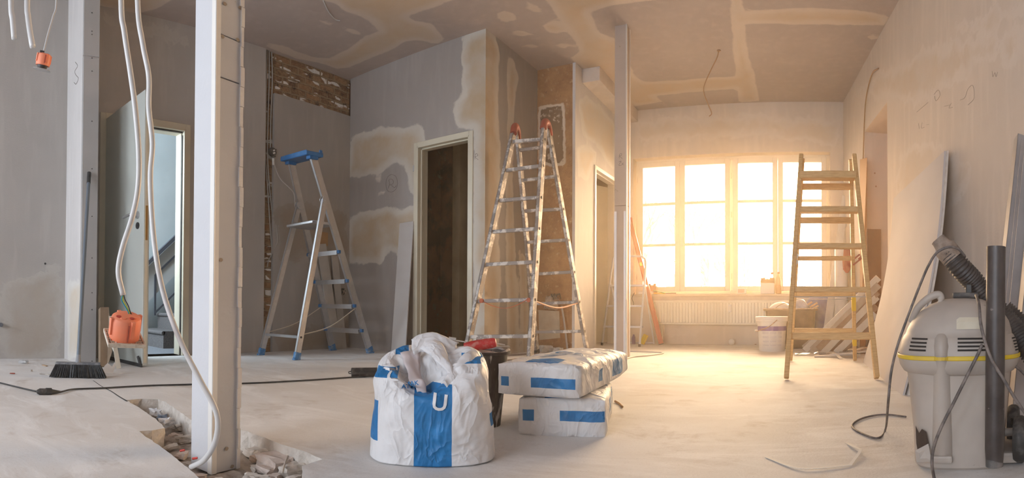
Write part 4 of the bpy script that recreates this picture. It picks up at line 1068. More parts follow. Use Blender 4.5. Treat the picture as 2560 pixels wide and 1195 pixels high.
# ---- wooden double ladder by the window
FL, FR, BR, BL = onz(1966, 950), onz(2192, 950), onz(2137, 903), onz(1977, 903)
tFL, tFR = ony(2003, 389, 3.86), ony(2135, 389, 3.86); tBL, tBR = ony(2007, 396, 3.93), ony(2127, 398, 3.93)
t = T('wooden_ladder', 'pine double stepladder with flat treads standing before the window', 'ladder', (FL + FR + BR + BL) / 4)
M_wood2 = M_wood
def wrail(P, Q, w, th, nm='rail'):
    bm = new(); bar(bm, P, Q, w, th, (0, 1, 0)); bevel(bm, .004, 1); o = t.part(nm, bm, M_wood2)
    return o
for P, Q in ((FL, tFL), (FR, tFR)):
    # feet flare outward a little
    wrail(P + Vector((0, 0, .012)), Q, .030, .058)
for P, Q in ((BL, tBL), (BR, tBR)): wrail(P + Vector((0, 0, .012)), Q, .028, .05)
for yy in (440, 524, 615, 724, 840):
    a, b = on_seg(FL, tFL, yy), on_seg(FR, tFR, yy); bm = new()
    if yy == 440: bar(bm, a, b, .10, .050)
    elif yy == 840: bar(bm, a, b, .018, .045, (0, 0, 1)); 
    else: bar(bm, a + Vector((0, .02, 0)), b + Vector((0, .02, 0)), .078, .040 if yy < 600 else .034)
    bevel(bm, .004, 1); t.part('tread', bm, M_wood2)
for yy in (467, 551, 646, 736, 826):
    a, b = on_seg(BL, tBL, yy), on_seg(BR, tBR, yy); bm = new(); bar(bm, a, b, .022, .046 if yy < 600 else .034); bevel(bm, .004, 1); t.part('rung', bm, M_wood2)
for a, b in ((on_seg(FL, tFL, 742), on_seg(FR, tFR, 742)), (on_seg(BL, tBL, 748), on_seg(BR, tBR, 748))):
    bm = new(); tube(bm, [a, b], .003, 8, 0); t.part('tie_rod', bm, M_steel)
bm = new(); a = on_seg(BR, tBR, 650); 
for s in (-1, 1): bar(bm, a + Vector((0, -.02, s * .02 - .02)), a + Vector((.05, -.03, s * .02 + .02)), .006, .012)
cyl(bm, a + Vector((.045, -.03, .0)), a + Vector((.07, -.03, .03)), .012, seg=10); t.part('locking_hook', bm, plain('rust_red_hook', (.42, .13, .07), .6))
for a, b in ((775, 738), (862, 845)):
    bm = new(); bar(bm, on_seg(BR, tBR, a), on_seg(BR, tBR, b), .031, .053, (0, 1, 0)); t.part('yellow_tape', bm, plain('yellow_paint', (.72, .50, .04), .6))
for (px, py) in ((1990, 640), (1992, 655)):
    bm = new(); p = on_seg(FL, tFL, py); lathe(bm, [(.001, -.02), (.014, -.008), (.014, .008), (.001, .02)], 12, c=p + Vector((.012, -.012, 0)), cap=False); t.part('plaster_blob', bm, M_white, 40)
# red cloth glove hanging behind the wooden ladder
bm = new(); c = at(2117, 650, 5.6); lathe(bm, [(.01, -.13), (.035, -.10), (.045, -.02), (.038, .06), (.03, .11), (.012, .12)], 14, 1, .5, c=c); jitter(bm, .008, 14)

single('work_glove', 'dark red work glove hanging behind the right side of the wooden ladder', 'glove', bm, plain('dark_red_cloth', (.34, .05, .03), .8), None, True)

# ---- small white stepladder behind the slim post
FLw, FRw = onz(1505, 863), onz(1599, 867); BLw, BRw = onz(1548, 857), onz(1640, 857); BLw.y = BRw.y = 6.36; BRw.x = -1.70; BLw.x = -2.07
BLw, BRw = Vector((-2.085, 6.36, 0)), Vector((-1.72, 6.36, 0))
hL, hR = ony(1532, 655, 6.16), ony(1614, 660, 6.16)
t = T('step_ladder', 'small white tubular stepladder half hidden behind the slim post', 'ladder', (FLw + FRw + BLw + BRw) / 4)
M_lad3 = plain('white_enamel_tube', (.68, .70, .76), .35, .1)
bm = new(); tl_, tr2 = ony(1540, 641, 6.16), ony(1606, 641, 6.16)
tube(bm, [FLw, on_seg(FLw, hL, 750), hL, tl_ + Vector((-.006, 0, -.01)), tl_ + Vector((.02, 0, .002)), tr2 + Vector((-.03, 0, .002)), tr2 + Vector((.006, 0, -.012)), hR, on_seg(FRw, hR, 750), FRw], .0125, 12, 6); t.part('front_frame', bm, M_lad3, 50)
for yy, dp in ((714, .17), (765, .09), (817, .08)):
    a, b = on_seg(FLw, hL, yy), on_seg(FRw, hR, yy); bm = new(); box(bm, (a + b) / 2 + Vector((0, dp / 2 - .02, 0)), ((b - a).length - .01, dp, .022)); bevel(bm, .005, 2); t.part('tread', bm, M_lad3)
for P, Q in ((BLw, on_seg(FLw, hL, 705)), (BRw, on_seg(FRw, hR, 705))): 
    bm = new(); tube(bm, [P, Q], .010, 10, 0); t.part('rear_leg', bm, M_lad3, 50)
bm = new(); tube(bm, [BLw + Vector((0, 0, .012)), BRw + Vector((0, 0, .012))], .010, 10, 0); t.part('rear_bar', bm, M_lad3, 50)
for P in (FLw, FRw): bm = new(); cyl(bm, P + Vector((0, 0, .0)), P + Vector((0, 0, .03)), .015, seg=12); t.part('foot', bm, M_dark, 40)

# ---- spirit level
t = T('spirit_level', 'long red spirit level leaning against the window wall', 'spirit level', (-1.62, 6.30, 0))
a = onz(1650, 859); a = ony(1653, 858, 6.22); a.z = .0; b = ony(1574, 545, 6.37); 
d = (b - a).normalized(); a0 = a + Vector((0, 0, .012))
M_level = plain('red_lacquer', (.60, .085, .03), .4, c2=(.52, .08, .035), vs=9)
bm = new(); F = frame(b - a0, (0, 1, 0)); L_ = (b - a0).length; c = (a0 + b) / 2
for s in (-1, 1): box(bm, c + F @ Vector((s * .022, 0, 0)), (.010, .024, L_), F)
box(bm, c, (.036, .010, L_), F); bevel(bm, .002, 1); t.part('beam', bm, M_level)
for yy in (661,):
    p = on_seg(a0, b, yy); bm = new(); box(bm, p + F @ Vector((0, -.010, 0)), (.03, .014, .045), F); bevel(bm, .003, 1); t.part('vial', bm, plain('yellow_green_vial', (.62, .75, .12), .2))
bm = new(); p = a0; box(bm, p + F @ Vector((0, 0, -.004)), (.055, .026, .010), F); t.part('end_cap', bm, M_dark)

V3 = Vector
# ================================================================== SACKS
M_ink = (.008, .165, .42)
def sack_mat(name, boxes, base=(.73, .73, .745), dust=(.62, .60, .58)):
    """white paper with blue printed fields; boxes: local (x0,x1,y0,y1,z0,z1)"""
    n = NT(name); sx = n.n.new('ShaderNodeSeparateXYZ'); n.l.new(n.tc, sx.inputs[0]); tot = None
    wob = n.math('MULTIPLY', n.math('SUBTRACT', n.noise(9, 3), .5), .006)
    for b in boxes:
        f = None
        for ax, lo, hi in (('X', b[0], b[1]), ('Y', b[2], b[3]), ('Z', b[4], b[5])):
            v = n.math('ADD', sx.outputs[ax], wob)
            for g in (n.math('GREATER_THAN', v, lo) if lo is not None else None, n.math('LESS_THAN', v, hi) if hi is not None else None):
                if g is not None: f = g if f is None else n.math('MULTIPLY', f, g)
        tot = f if tot is None else n.math('MAXIMUM', tot, f)
    c = n.mix(n.fac(n.noise(7, 5, .6), .45, .75), base, dust)
    ink = n.mix(n.fac(n.noise(16, 4, .6), .5, .8), M_ink, tuple(v * 1.5 + .02 for v in M_ink))
    n.color(n.mix(tot, c, ink) if tot is not None else c).set(Roughness=.5)
    def ridge(sc, dist, vec=None): return n.math('SUBTRACT', 1.0, n.math('ABSOLUTE', n.math('SUBTRACT', n.math('MULTIPLY', n.noise(sc, 3, .5, vec, dist), 2.0), 1.0)))
    r1 = n.math('POWER', ridge(5.5, .5), 5.0); r2 = n.math('POWER', ridge(11, .8, n.stretch(1, 1, .6)), 6.0)
    n.bump(n.math('ADD', n.math('MULTIPLY', r1, 1.0), n.math('ADD', n.math('MULTIPLY', r2, .55), n.math('MULTIPLY', n.noise(60, 3), .12))), .55, .012)
    return n.m
def wrinkle(p, seed=0.0):
    q = p * 7 + Vector((seed, seed * 2, 0)); a = 1 - abs(noise.noise(q)) * 2
    q2 = p * 17 + Vector((seed * 3, 1, seed)); b = 1 - abs(noise.noise(q2)) * 2
    return a * .65 + b * .35

def full_sack(name, label, P, ex, L, W, T_, z, boxes, seed, droop=0.0, far_dip=.25, sag=0.0):
    """lying block-bottom sack: P front-right-bottom corner, ex along the front (leftwards), ey into the room"""
    ex = Vector((ex[0], ex[1], 0)).normalized(); ey = Vector((ex.y, -ex.x, 0))
    if ey.y < 0: ey = -ey
    c = Vector(P) + ex * W / 2 + ey * L / 2; c.z = z
    bm = new(); nx, ny, nz = 22, 44, 10
    vs = {}
    def V(i, j, k):
        if (i, j, k) in vs: return vs[(i, j, k)]
        x, y, zz = 2 * i / nx - 1, 2 * j / ny - 1, 2 * k / nz - 1          # x: -1 = right end of the front (towards P)
        bul = 1 + .035 * (1 - y * y) * (1 - .3 * zz * zz)
        X = x * W / 2 * bul * (1 - .05 * max(0, zz) ** 2 * (1 + y) * .5)
        Yc = y * L / 2 * (1 + .02 * (1 - x * x) * (1 - zz * zz))
        th = (1 - (.10 if y > 0 else .04) * abs(x) ** 5) * (1 - far_dip * max(0, y) ** 6) * (1 + .10 * (1 - x * x) * (1 - y ** 4))
        Z = (zz * .5) * T_ * th
        if zz > 0: Z += .004 * (1 - x * x)
        Z = max(Z, -T_ / 2) if zz < 0 else Z
        edge = (abs(x) > .97) + (abs(y) > .97) + (abs(zz) > .97)
        p = Vector((X, Yc, Z)); w = wrinkle(Vector((X * 1.6, Yc * .8, Z * 1.6)), seed) * .0085
        n_ = Vector((x ** 7, y ** 7, (zz ** 5)))
        n_ = n_.normalized() if n_.length > .01 else Vector((0, 0, 1))
        p += n_ * w * (1.0 if edge < 2 else .3) + noise.noise_vector(p * 14 + Vector((seed, 0, 0))) * .003
        p.z = max(p.z, -T_ / 2)
        p.z -= droop * max(0, (y + .0)) ** 2
        if sag: p.z += sag * (1 - abs(x)) * (1 if zz < 0 else 0) * 0
        vs[(i, j, k)] = bm.verts.new(p); return vs[(i, j, k)]
    for i in range(nx):
        for j in range(ny):
            bm.faces.new((V(i, j, 0), V(i + 1, j, 0), V(i + 1, j + 1, 0), V(i, j + 1, 0))); bm.faces.new((V(i, j, nz), V(i + 1, j, nz), V(i + 1, j + 1, nz), V(i, j + 1, nz)))
    for i in range(nx):
        for k in range(nz):
            bm.faces.new((V(i, 0, k), V(i + 1, 0, k), V(i + 1, 0, k + 1), V(i, 0, k + 1))); bm.faces.new((V(i, ny, k), V(i + 1, ny, k), V(i + 1, ny, k + 1), V(i, ny, k + 1)))
    for j in range(ny):
        for k in range(nz):
            bm.faces.new((V(0, j, k), V(0, j + 1, k), V(0, j + 1, k + 1), V(0, j, k + 1))); bm.faces.new((V(nx, j, k), V(nx, j + 1, k), V(nx, j + 1, k + 1), V(nx, j, k + 1)))
    root = thing(name, label, 'sack', (c.x, c.y, z), 0)
    rz = math.atan2(ex.y, ex.x); root.rotation_euler = (0, 0, rz)
    # body frame: +X along ex (left), +Y must point into the room
    flip = 1 if Vector((-ex.y, ex.x, 0)).dot(ey) > 0 else -1
    for v in bm.verts: v.co.y *= flip; v.co.z += T_ / 2
    body = build('paper_sack', bm, sack_mat(name + '_print', [(b[0], b[1], *( (b[2], b[3]) if flip == 1 else (None if b[3] is None else -b[3], None if b[2] is None else -b[2])), b[4], b[5]) for b in boxes]), root, True)
    body.data.set_sharp_from_angle(angle=math.radians(62))
    return root, body, flip, (ex, ey, c)
def text_on(root, name, s, size, loc, normal, right, m, body=None, ext=.0006):
    """printed letters laid on the surface: right = reading direction, in the parent's space"""
    cu = bpy.data.curves.new(name, 'FONT'); cu.body = s; cu.size = size; cu.extrude = 0; cu.offset = size * .02; cu.resolution_u = 3
    tmp = bpy.data.objects.new(name, cu); COL.objects.link(tmp); dg = bpy.context.evaluated_depsgraph_get()
    me = bpy.data.meshes.new_from_object(tmp.evaluated_get(dg)); bpy.data.objects.remove(tmp); bpy.data.curves.remove(cu)
    n = Vector(normal).normalized(); r = Vector(right).normalized(); u = n.cross(r)
    bm = new(); bm.from_mesh(me)
    for _ in range(1): bmesh.ops.subdivide_edges(bm, edges=[e for e in bm.edges if e.calc_length() > size * .25], cuts=2)
    bmesh.ops.triangulate(bm, faces=bm.faces[:])
    from mathutils.bvhtree import BVHTree
    tree = None
    if body is not None:
        b2 = new(); b2.from_mesh(body.data); tree = BVHTree.FromBMesh(b2); b2.free()
    for v in bm.verts:
        p = Vector(loc) + r * v.co.x + u * v.co.y
        if tree:
            h = tree.ray_cast(p + n * .08, -n, .2)
            if h[0] is not None: p = h[0] + n * .003
        v.co = p
    o = build(name, bm, m, root); o.data.materials.clear(); o.data.materials.append(m); return o
M_print = plain('blue_print', M_ink, .5); M_printw = plain('white_print', (.74, .74, .75), .5)

P1, Q1 = onz(1512, 1093), onz(1300, 1090); Wl = .292
ex1 = V3((-.95, -.30, 0))
# lower sack
lo, lob, fl, fr1 = full_sack('cement_sack', 'full white and blue paper sack lying flat on the floor, under another', P1, (ex1.x, ex1.y), .57, Wl, .124, 0.0,
    [(-.145, .005, None, -.27, .052, .088), (.095, .135, None, -.27, .050, .088),
     (None, -.135, -.12, -.045, .045, .100), (None, -.135, .06, .20, .035, .105),
     (-.06, .06, -.285, -.22, .115, None)], 1.3)
P2 = onz(1447, 997, .136)
ex2 = V3((-1, -.10, 0)); W2_ = .292
up_, upb, fl2, fr2 = full_sack('cement_sack', 'full white and blue paper sack lying on top of the other sack', P2, (ex2.x, ex2.y), .74, W2_, .105, .136,
    [(-.136, .02, None, -.34, .030, .064), (.105, .137, None, -.34, .030, .062),
     (None, -.125, -.15, -.09, .026, .074), (None, -.125, .06, .26, .020, .088),
     (-.07, .05, -.36, -.27, .095, None)], 7.9, droop=0.0)
sg = -1 if fl == 1 else 1
for root, body, z_, Lh, tt in ((lo, lob, .13, .285, .128), (up_, upb, .11, .37, .105)):
    rt = (-1, 0, 0) if True else (1, 0, 0)
    text_on(root, 'printed_letters', '25kg', .030, (-.085, (-.05 if root is lo else -.20) * 1, z_), (0, 0, 1), (-1, 0, 0), M_print, body)
text_on(up_, 'printed_letters', 'UTIN', .095, (.06, -.02, .11), (0, 0, 1), (0, 1, 0), M_print, upb)
text_on(up_, 'printed_letters', 'NIT', .05, (-.02, .06, .11), (0, 0, 1), (-.5, 1, 0), M_print, upb)
for root, body, L2, zc_ in ((up_, upb, -.37, .05), (lo, lob, -.285, .06)):
    bm = new(); W_ = W2_ if root is up_ else Wl
    vv = [(W_ / 2 - .004, L2 + .01, .004), (W_ / 2 + .016, L2 + .03, .01), (W_ / 2 + .020, L2 + .05, .05), (W_ / 2 + .008, L2 + .02, .09), (W_ / 2 - .006, L2 - .004, .095), (W_ / 2 - .002, L2 - .004, .03)]
    a_ = [bm.verts.new(v) for v in vv]; bm.faces.new(a_); ex_ = bmesh.ops.extrude_face_region(bm, geom=bm.faces[:]); 
    for v in [g for g in ex_['geom'] if isinstance(g, bmesh.types.BMVert)]: v.co.x += .006
    build('end_flap', bm, plain('pinkish_sack_paper', (.66, .60, .62), .6), root)

# ---- open sack in front: body with a caved-in, crumpled mouth
oc = at(1082, 1100, 1.62); oc.z = 0
od = Vector((oc.x, oc.y, 0)).normalized(); orr = Vector((od.y, -od.x, 0))    # od away from the eye, orr to the right
t = T('cement_sack', 'opened white sack with a broad blue stripe and crumpled torn mouth, front centre', 'sack', oc)
bm = new(); NS = 120
W0, D0 = .176, .118
def ring(lv, f):
    """lv: 0 floor .. 1 rim .. 2 inside bottom; f: 0..1 round, 0 = right, .25 = back, .75 = front"""
    a = 2 * PI * f; ca, sa = math.cos(a), math.sin(a); pw = 2.7
    q = (abs(ca) ** pw + abs(sa) ** pw) ** (-1 / pw)
    back = max(0, sa); front = max(0, -sa)
    right, left = max(0, ca), max(0, -ca)
    rimz = .262 + .080 * back ** 1.1 - .050 * front ** 2.2 * (1 - .6 * right) + .040 * right ** 1.3 + .022 * left ** 2
    if 0.1 < a < 1.4: rimz -= .012
    if lv <= 1:
        s = lv; z = rimz * s
        wid = 1.035 - .125 * s + .012 * math.sin(s * PI * 1.0)
        if left: wid += .030 * math.exp(-((s - .84) / .10) ** 2) * left - .02 * math.exp(-((s - .66) / .08) ** 2) * left
        if right: wid -= .055 * s * right
        if s < .03: wid *= .98 + .02 * (s / .03)
        p = Vector((ca * q * W0 * wid, sa * q * D0 * (1.0 - .10 * s), z))
        if s > .80:
            k = (s - .80) / .20; p.x *= 1 - .13 * k ** 2; p.y *= 1 - .20 * k ** 2 * (1.0 if sa < 0 else .3); p.z -= .016 * k ** 3
    else:
        s = lv - 1; base = ring(1.0, f); cx_, cy_ = -.028, -.022
        g = s ** .75
        p = Vector((base.x + (cx_ - base.x) * .93 * g, base.y + (cy_ - base.y) * .93 * g, base.z + (.185 - base.z) * (g ** 1.3) - .015 * math.sin(s * PI) + .030 * math.sin(s * PI) * right))
    return p
lv_list = [0, .02, .05, .1, .16, .22, .28, .34, .4, .46, .52, .58, .64, .70, .75, .80, .85, .89, .93, .96, .985, 1.0, 1.03, 1.07, 1.12, 1.18, 1.25, 1.33, 1.42, 1.52, 1.63, 1.75, 1.88, 2.0]
rings = []
for lv in lv_list:
    rr = []
    for k in range(NS):
        p = ring(lv, k / NS)
        n_ = Vector((p.x / W0, p.y / D0, 0)); n_ = n_.normalized() if n_.length > 0 else n_
        amp = .006 + .012 * min(1, lv) ** 1.5 if lv <= 1 else .004
        w = wrinkle(Vector((p.x * 1.3, p.y * 1.3, p.z * 1.9 + p.x * .9)), 2.2)
        p += n_ * (w * amp - amp * .4)
        if lv > .7:
            cr = noise.noise_vector(Vector((p.x * 16, p.y * 16, p.z * 13)) + Vector((5, 2, 8)))
            p += cr * (.012 * min(1, (lv - .7) / .3))
        if lv > 1:
            cw = wrinkle(Vector((p.x * 2.0, p.y * 2.0, p.z * 2)), 9.1); p.z += cw * .020 * min(1, (lv - 1) * 6); p += noise.noise_vector(p * 24) * .010
        p.z = max(p.z, 0)
        rr.append(bm.verts.new(p))
    rings.append(rr)
for a_, b_ in zip(rings, rings[1:]):
    for k in range(NS): bm.faces.new((a_[k], a_[(k + 1) % NS], b_[(k + 1) % NS], b_[k]))
bm.faces.new(rings[0][::-1]); bm.faces.new(rings[-1])
Ro = Matrix((orr, od, Vector((0, 0, 1)))).transposed()
bmesh.ops.recalc_face_normals(bm, faces=bm.faces[:])
me = bpy.data.meshes.new('paper_sack')
for f in bm.faces: f.smooth = True
bm.to_mesh(me); bm.free()
t.o.rotation_euler = (0, 0, math.atan2(orr.y, orr.x))
osack = link('paper_sack', me, sack_mat('open_sack_print', [(-.052, .052, None, -.02, .0, .222), (None, -.10, None, .03, .235, .262), (None, -.155, None, -.0, .06, .17), (.155, None, -.06, .02, .10, .135), (.155, None, -.03, .09, .16, .20), (.085, .17, None, .06, .275, .300), (-.115, -.075, .0, None, .292, None)], (.75, .75, .765), (.64, .63, .63)), t.o)
sub = osack.modifiers.new('sub', 'SUBSURF'); sub.levels = 1; sub.render_levels = 1
# torn paper flaps folded across the mouth
def flap(name, pts, th=.0015, m=None, seed=0, curl=.012):
    """quad strip sheet from two edge polylines (sack space)"""
    bm = new(); A, B = [smooth_path(p, 5) for p in pts]; n = min(len(A), len(B)); rows = []
    for i in range(n):
        row = []
        for j in range(9):
            s = j / 8; p = A[i].lerp(B[i], s); p = p + noise.noise_vector(p * 26 + Vector((seed, 0, 0))) * curl + Vector((0, 0, .010 * math.sin(s * PI)))
            row.append(bm.verts.new(p))
        rows.append(row)
    for a, b in zip(rows, rows[1:]):
        for j in range(8): bm.faces.new((a[j], a[j + 1], b[j + 1], b[j]))
    for f in bm.faces: f.smooth = True
    me = bpy.data.meshes.new(name); bm.to_mesh(me); bm.free(); o = link(name, me, m or M_flap, t.o)
    md = o.modifiers.new('thick', 'SOLIDIFY'); md.thickness = th; return o
M_flap = sack_mat('sack_flap_paper', [], (.74, .74, .76), (.60, .58, .58)); M_inner = plain('greyish_inner_paper', (.50, .50, .53), .7, c2=(.40, .39, .41), vs=14)
V3 = Vector
flap('torn_flap', ([V3((-.055, .075, .325)), V3((-.02, .02, .30)), V3((.03, -.04, .262)), V3((.052, -.075, .232))], [V3((.01, .095, .34)), V3((.03, .04, .315)), V3((.055, -.03, .27)), V3((.066, -.07, .236))]), seed=1, curl=.008)
flap('torn_flap', ([V3((-.10, .05, .30)), V3((-.085, .0, .262)), V3((-.07, -.05, .225)), V3((-.05, -.075, .195))], [V3((-.04, .06, .30)), V3((-.035, .0, .25)), V3((-.025, -.05, .215)), V3((-.015, -.075, .185))]), m=plain('pinkish_inner_paper', (.60, .54, .55), .7), seed=3, curl=.014)
flap('torn_flap', ([V3((.02, -.09, .222)), V3((.045, -.06, .25)), V3((.08, -.01, .29)), V3((.12, .04, .31))], [V3((.045, -.092, .205)), V3((.085, -.065, .235)), V3((.12, -.02, .27)), V3((.145, .03, .29))]), seed=5, curl=.007)
flap('torn_flap', ([V3((-.07, .09, .335)), V3((-.03, .10, .352)), V3((.03, .10, .350)), V3((.08, .09, .325))], [V3((-.06, .03, .29)), V3((-.02, .04, .305)), V3((.03, .05, .305)), V3((.07, .05, .295))]), seed=7, curl=.009)
# the print
text_on(t.o, 'printed_letters', 'U', .062, (-.006, -.16, .158), (0, -1, .0), (1, 0, -.12), M_printw, osack)
text_on(t.o, 'printed_letters', 'IIN', .030, (.088, -.12, .268), (0, -1, .3), (1, 0, -.15), M_printw, osack)
text_on(t.o, 'printed_letters', 'C', .055, (-.150, -.13, .232), (-.3, -1, .1), (1, -.3, .12), M_printw, osack)
text_on(t.o, 'printed_letters', 'ITL', .028, (-.118, -.06, .300), (-.2, -.6, 1), (1, 0, .1), M_printw, osack)
text_on(t.o, 'printed_letters', 'ATMAK', .017, (-.095, -.16, .224), (-.1, -1, .2), (1, 0, .12), M_print, osack)

# ================================================================== BLACK BUCKET WITH TROWELS
bc = at(1203, 1015, 2.06); bc.z = 0
t = T('black_bucket', 'black plaster-crusted bucket full of tools behind the open sack', 'bucket', bc)
M_bucket = plain('crusted_black_plastic', (.035, .028, .025), .5, c2=(.16, .13, .11), vs=14, lo=.52, hi=.66, c3=(.45, .41, .38), s3=22, lo3=.64, hi3=.69, stretch=(1, 1, .25), bump=.4)
bh = .262; br0, br1 = .072, .098
bm = new(); lathe(bm, [(br0, 0), (br0 + (br1 - br0) * .9, bh * .9), (br1, bh), (br1 + .010, bh + .002), (br1 + .011, bh + .012), (br1 + .002, bh + .013), (br1 - .006, bh + .004), (br0 * 1.05, bh * .35), (.01, bh * .33)], 48, c=bc); t.part('bucket_wall', bm, M_bucket, 40)
bm = new(); tube(bm, [bc + V3(((br1 + .004) * math.cos(a), (br1 + .004) * math.sin(a), bh + .012 + .005 * math.sin(a * 5))) for a in [2 * PI * k / 24 for k in range(25)]], .0055, 8, 2); t.part('crusted_rim', bm, plain('grey_plaster_crust', (.50, .46, .44), .8, c2=(.32, .29, .27), vs=40), 40)
bm = new()
for dx, dy, w in ((-.03, .02, .0),): 
    for f in range(10): pass
lathe(bm, [(.001, bh * .60), (.07, bh * .6), (.085, bh * .55)], 20, c=bc, cap=False); t.part('plaster_leftover', bm, M_rubble)
zt_ = bh + .03; L0 = at(1160, 868, 1.93); L1 = at(1241, 856, 1.93)
d = (L1 - L0).normalized()
tt = T('trowel', 'trowel with a red plastic handle lying across the black bucket', 'trowel', L0)
bm = new(); tube(bm, [L0, L0.lerp(L1, .15), L0.lerp(L1, .5), L0.lerp(L1, .85), L1], lambda u: .0135 + .005 * math.sin(u * PI * .9) - (.006 if u > .97 else 0), 16, 5); tt.part('handle', bm, plain('dusty_red_plastic', (.50, .03, .03), .5, c2=(.52, .20, .18), vs=45, lo=.5, hi=.66), 50)
bm = new(); q = L0 - d * .02; cyl(bm, L0, q, .005, seg=8); bar(bm, q, q - d * .11 + V3((0, .02, -.005)), .07, .003); tt.part('blade', bm, M_steel)
for i, (a, b, w) in enumerate((((1140, 851), (1213, 862), .022), ((1205, 852), (1262, 862), .018), ((1215, 868), (1272, 866), .03))):
    A, B = at(*a, 2.0 + i * .03), at(*b, 2.0 + i * .04); tt = T('trowel', 'grey steel trowel %s the red-handled one on the black bucket' % ('behind and left of', 'behind and right of', 'lying flat under')[i], 'trowel', A)
    bm = new(); bar(bm, A, B, w, .0035); tt.part('blade', bm, plain('plastered_steel', (.42, .40, .39), .6, .3, c2=(.56, .53, .5), vs=30))
    bm = new(); cyl(bm, A + V3((0, 0, .004)), A.lerp(B, -.25) + V3((0, 0, .004)), .006, seg=10); tt.part('tang', bm, M_steel, 40)

# ================================================================== RADIATOR AND WINDOW WALL
ry = YW - .075
ra, rb = ony(1634, 752, ry), ony(1936, 813, ry); rz0, rz1 = ony(1760, 812, ry).z, ony(1760, 751, ry).z
rx0 = ra.x; rx1 = ony(1992, 780, ry).x
t = T('radiator', 'cream ribbed panel radiator under the window', 'radiator', ((rx0 + rx1) / 2, ry, rz0))
M_rad = plain('cream_radiator_enamel', (.80, .75, .62), .35, c2=(.76, .71, .58), vs=4)
bm = new(); nr = 44; pts = []
for i in range(nr * 8 + 1):
    f = i / (nr * 8); x = rx0 + .03 + (rx1 - rx0 - .06) * f; ph = (i % 8) / 8
    pts.append((x, ry - .012 * (1 if .25 <= ph < .75 else 0)))
lo = [bm.verts.new((x, y, rz0 + .025)) for x, y in pts]; hi = [bm.verts.new((x, y, rz1 - .030)) for x, y in pts]
for i in range(len(pts) - 1): bm.faces.new((lo[i], lo[i + 1], hi[i + 1], hi[i]))
box(bm, ((rx0 + rx1) / 2, ry + .012, (rz0 + rz1) / 2), (rx1 - rx0, .02, rz1 - rz0 - .02)); t.part('ribbed_panel', bm, M_rad)
bm = new(); box(bm, ((rx0 + rx1) / 2, ry + .02, rz1 - .010), (rx1 - rx0 + .01, .07, .022)); bevel(bm, .004, 2); t.part('top_grille', bm, M_rad)
bm = new(); box(bm, ((rx0 + rx1) / 2, ry + .004, rz0 + .012), (rx1 - rx0, .03, .022)); 
for x in (rx0 + .008, rx1 - .008): box(bm, (x, ry + .02, (rz0 + rz1) / 2), (.016, .07, rz1 - rz0 - .02))
bevel(bm, .003, 1); t.part('side_cover', bm, M_rad)
p = ony(1825, 771, ry - .02); bm = new(); box(bm, p, (.034, .022, .088)); bevel(bm, .006, 2); o = t.part('heat_meter', bm, M_white); bm = new(); box(bm, p + V3((0, -.012, .0)), (.02, .003, .05)); t.part('meter_window', bm, M_rad, parent=o)
for x in (rx0 + .1, rx1 - .1):
    bm = new(); cyl(bm, (x, ry + .03, rz0 + .03), (x, ry + .03, .0), .008, seg=10); t.part('pipe', bm, M_rad, 40)
bm = new(); c = ony(1829, 852, YW - .06); c.z = .036; bmesh.ops.create_uvsphere(bm, u_segments=24, v_segments=16, radius=.036, matrix=Matrix.Translation(c)); single('ball', 'white ball lying on the floor under the radiator', 'ball', bm, M_white, c, True)
loose('cable', 'thin brown cable lying along the foot of the window wall', [onz(1735, 859, .005), onz(1770, 858, .006), onz(1800, 860, .005), onz(1850, 858, .008), onz(1890, 861, .005)], .006, M_tancable)

# ---- things on the sill
sz = zS + .008
def sill(x, yoff=-.02): p = ony(x, 700, YW + yoff); return V3((p.x, YW + yoff, sz))
def sbox(name, label, cat, xa, xb, h, m, d=.07, yoff=.02, flaps=None, bottom=None):
    a, b = sill(xa, yoff), sill(xb, yoff); c = (a + b) / 2; t = T(name, label, cat, c); w = (b - a).length
    bm = new(); box(bm, c + V3((0, 0, h / 2)), (w, d, h)); bevel(bm, .003, 1); t.part('box_body', bm, m); return t, c, w
M_card = plain('brown_card', (.42, .25, .12), .8, c2=(.36, .20, .10), vs=9)
t, c, w = sbox('cardboard_box', 'small brown card box with a notched lid at the left end of the window sill', 'box', 1622, 1642, .10, M_card)
bm = new(); 
for s in (-1, 1): box(bm, c + V3((s * w * .33, -.034, .115)), (w * .34, .003, .03))
box(bm, c + V3((0, -.034, .106)), (w, .003, .012)); t.part('lid', bm, M_card)
t, c, w = sbox('paper_pack', 'flat white packet on the left end of the window sill', 'packet', 1598, 1634, .035, M_white, yoff=-.03)
t = T('pliers', 'pliers with yellow and green grips on the window sill', 'pliers', sill(1655, -.03))
p = sill(1634, -.03) + V3((0, 0, .012)); q = sill(1663, -.03) + V3((0, 0, .010)); r_ = sill(1690, -.03) + V3((0, 0, .012))
bm = new(); tube(bm, [p, p.lerp(q, .5) + V3((0, .012, 0)), q], .009, 10, 4); t.part('grip', bm, plain('yellow_grip', (.75, .48, .03), .5), 50)
bm = new(); tube(bm, [p + V3((0, .0, .035)), p.lerp(q, .5) + V3((0, -.008, .02)), q], .007, 10, 4); t.part('grip', bm, plain('green_grip', (.20, .34, .12), .5), 50)
bm = new(); bar(bm, q, r_, .018, .012); t.part('jaws', bm, plain('brown_steel', (.20, .11, .07), .5, .4))
t, c, w = sbox('small_carton', 'small printed carton on the window sill right of the centre mullion', 'carton', 1843, 1866, .068, M_white, yoff=-.02)
bm = new(); box(bm, c + V3((-.004, -.0365, .034)), (w * .72, .002, .044)); t.part('printed_panel', bm, plain('pink_print', (.62, .40, .33), .6))
t, c, w = sbox('white_carton', 'white carton with brown notched top on the window sill beside the bottles', 'carton', 1902, 1936, .125, M_white, d=.10, yoff=-.01)
bm = new()
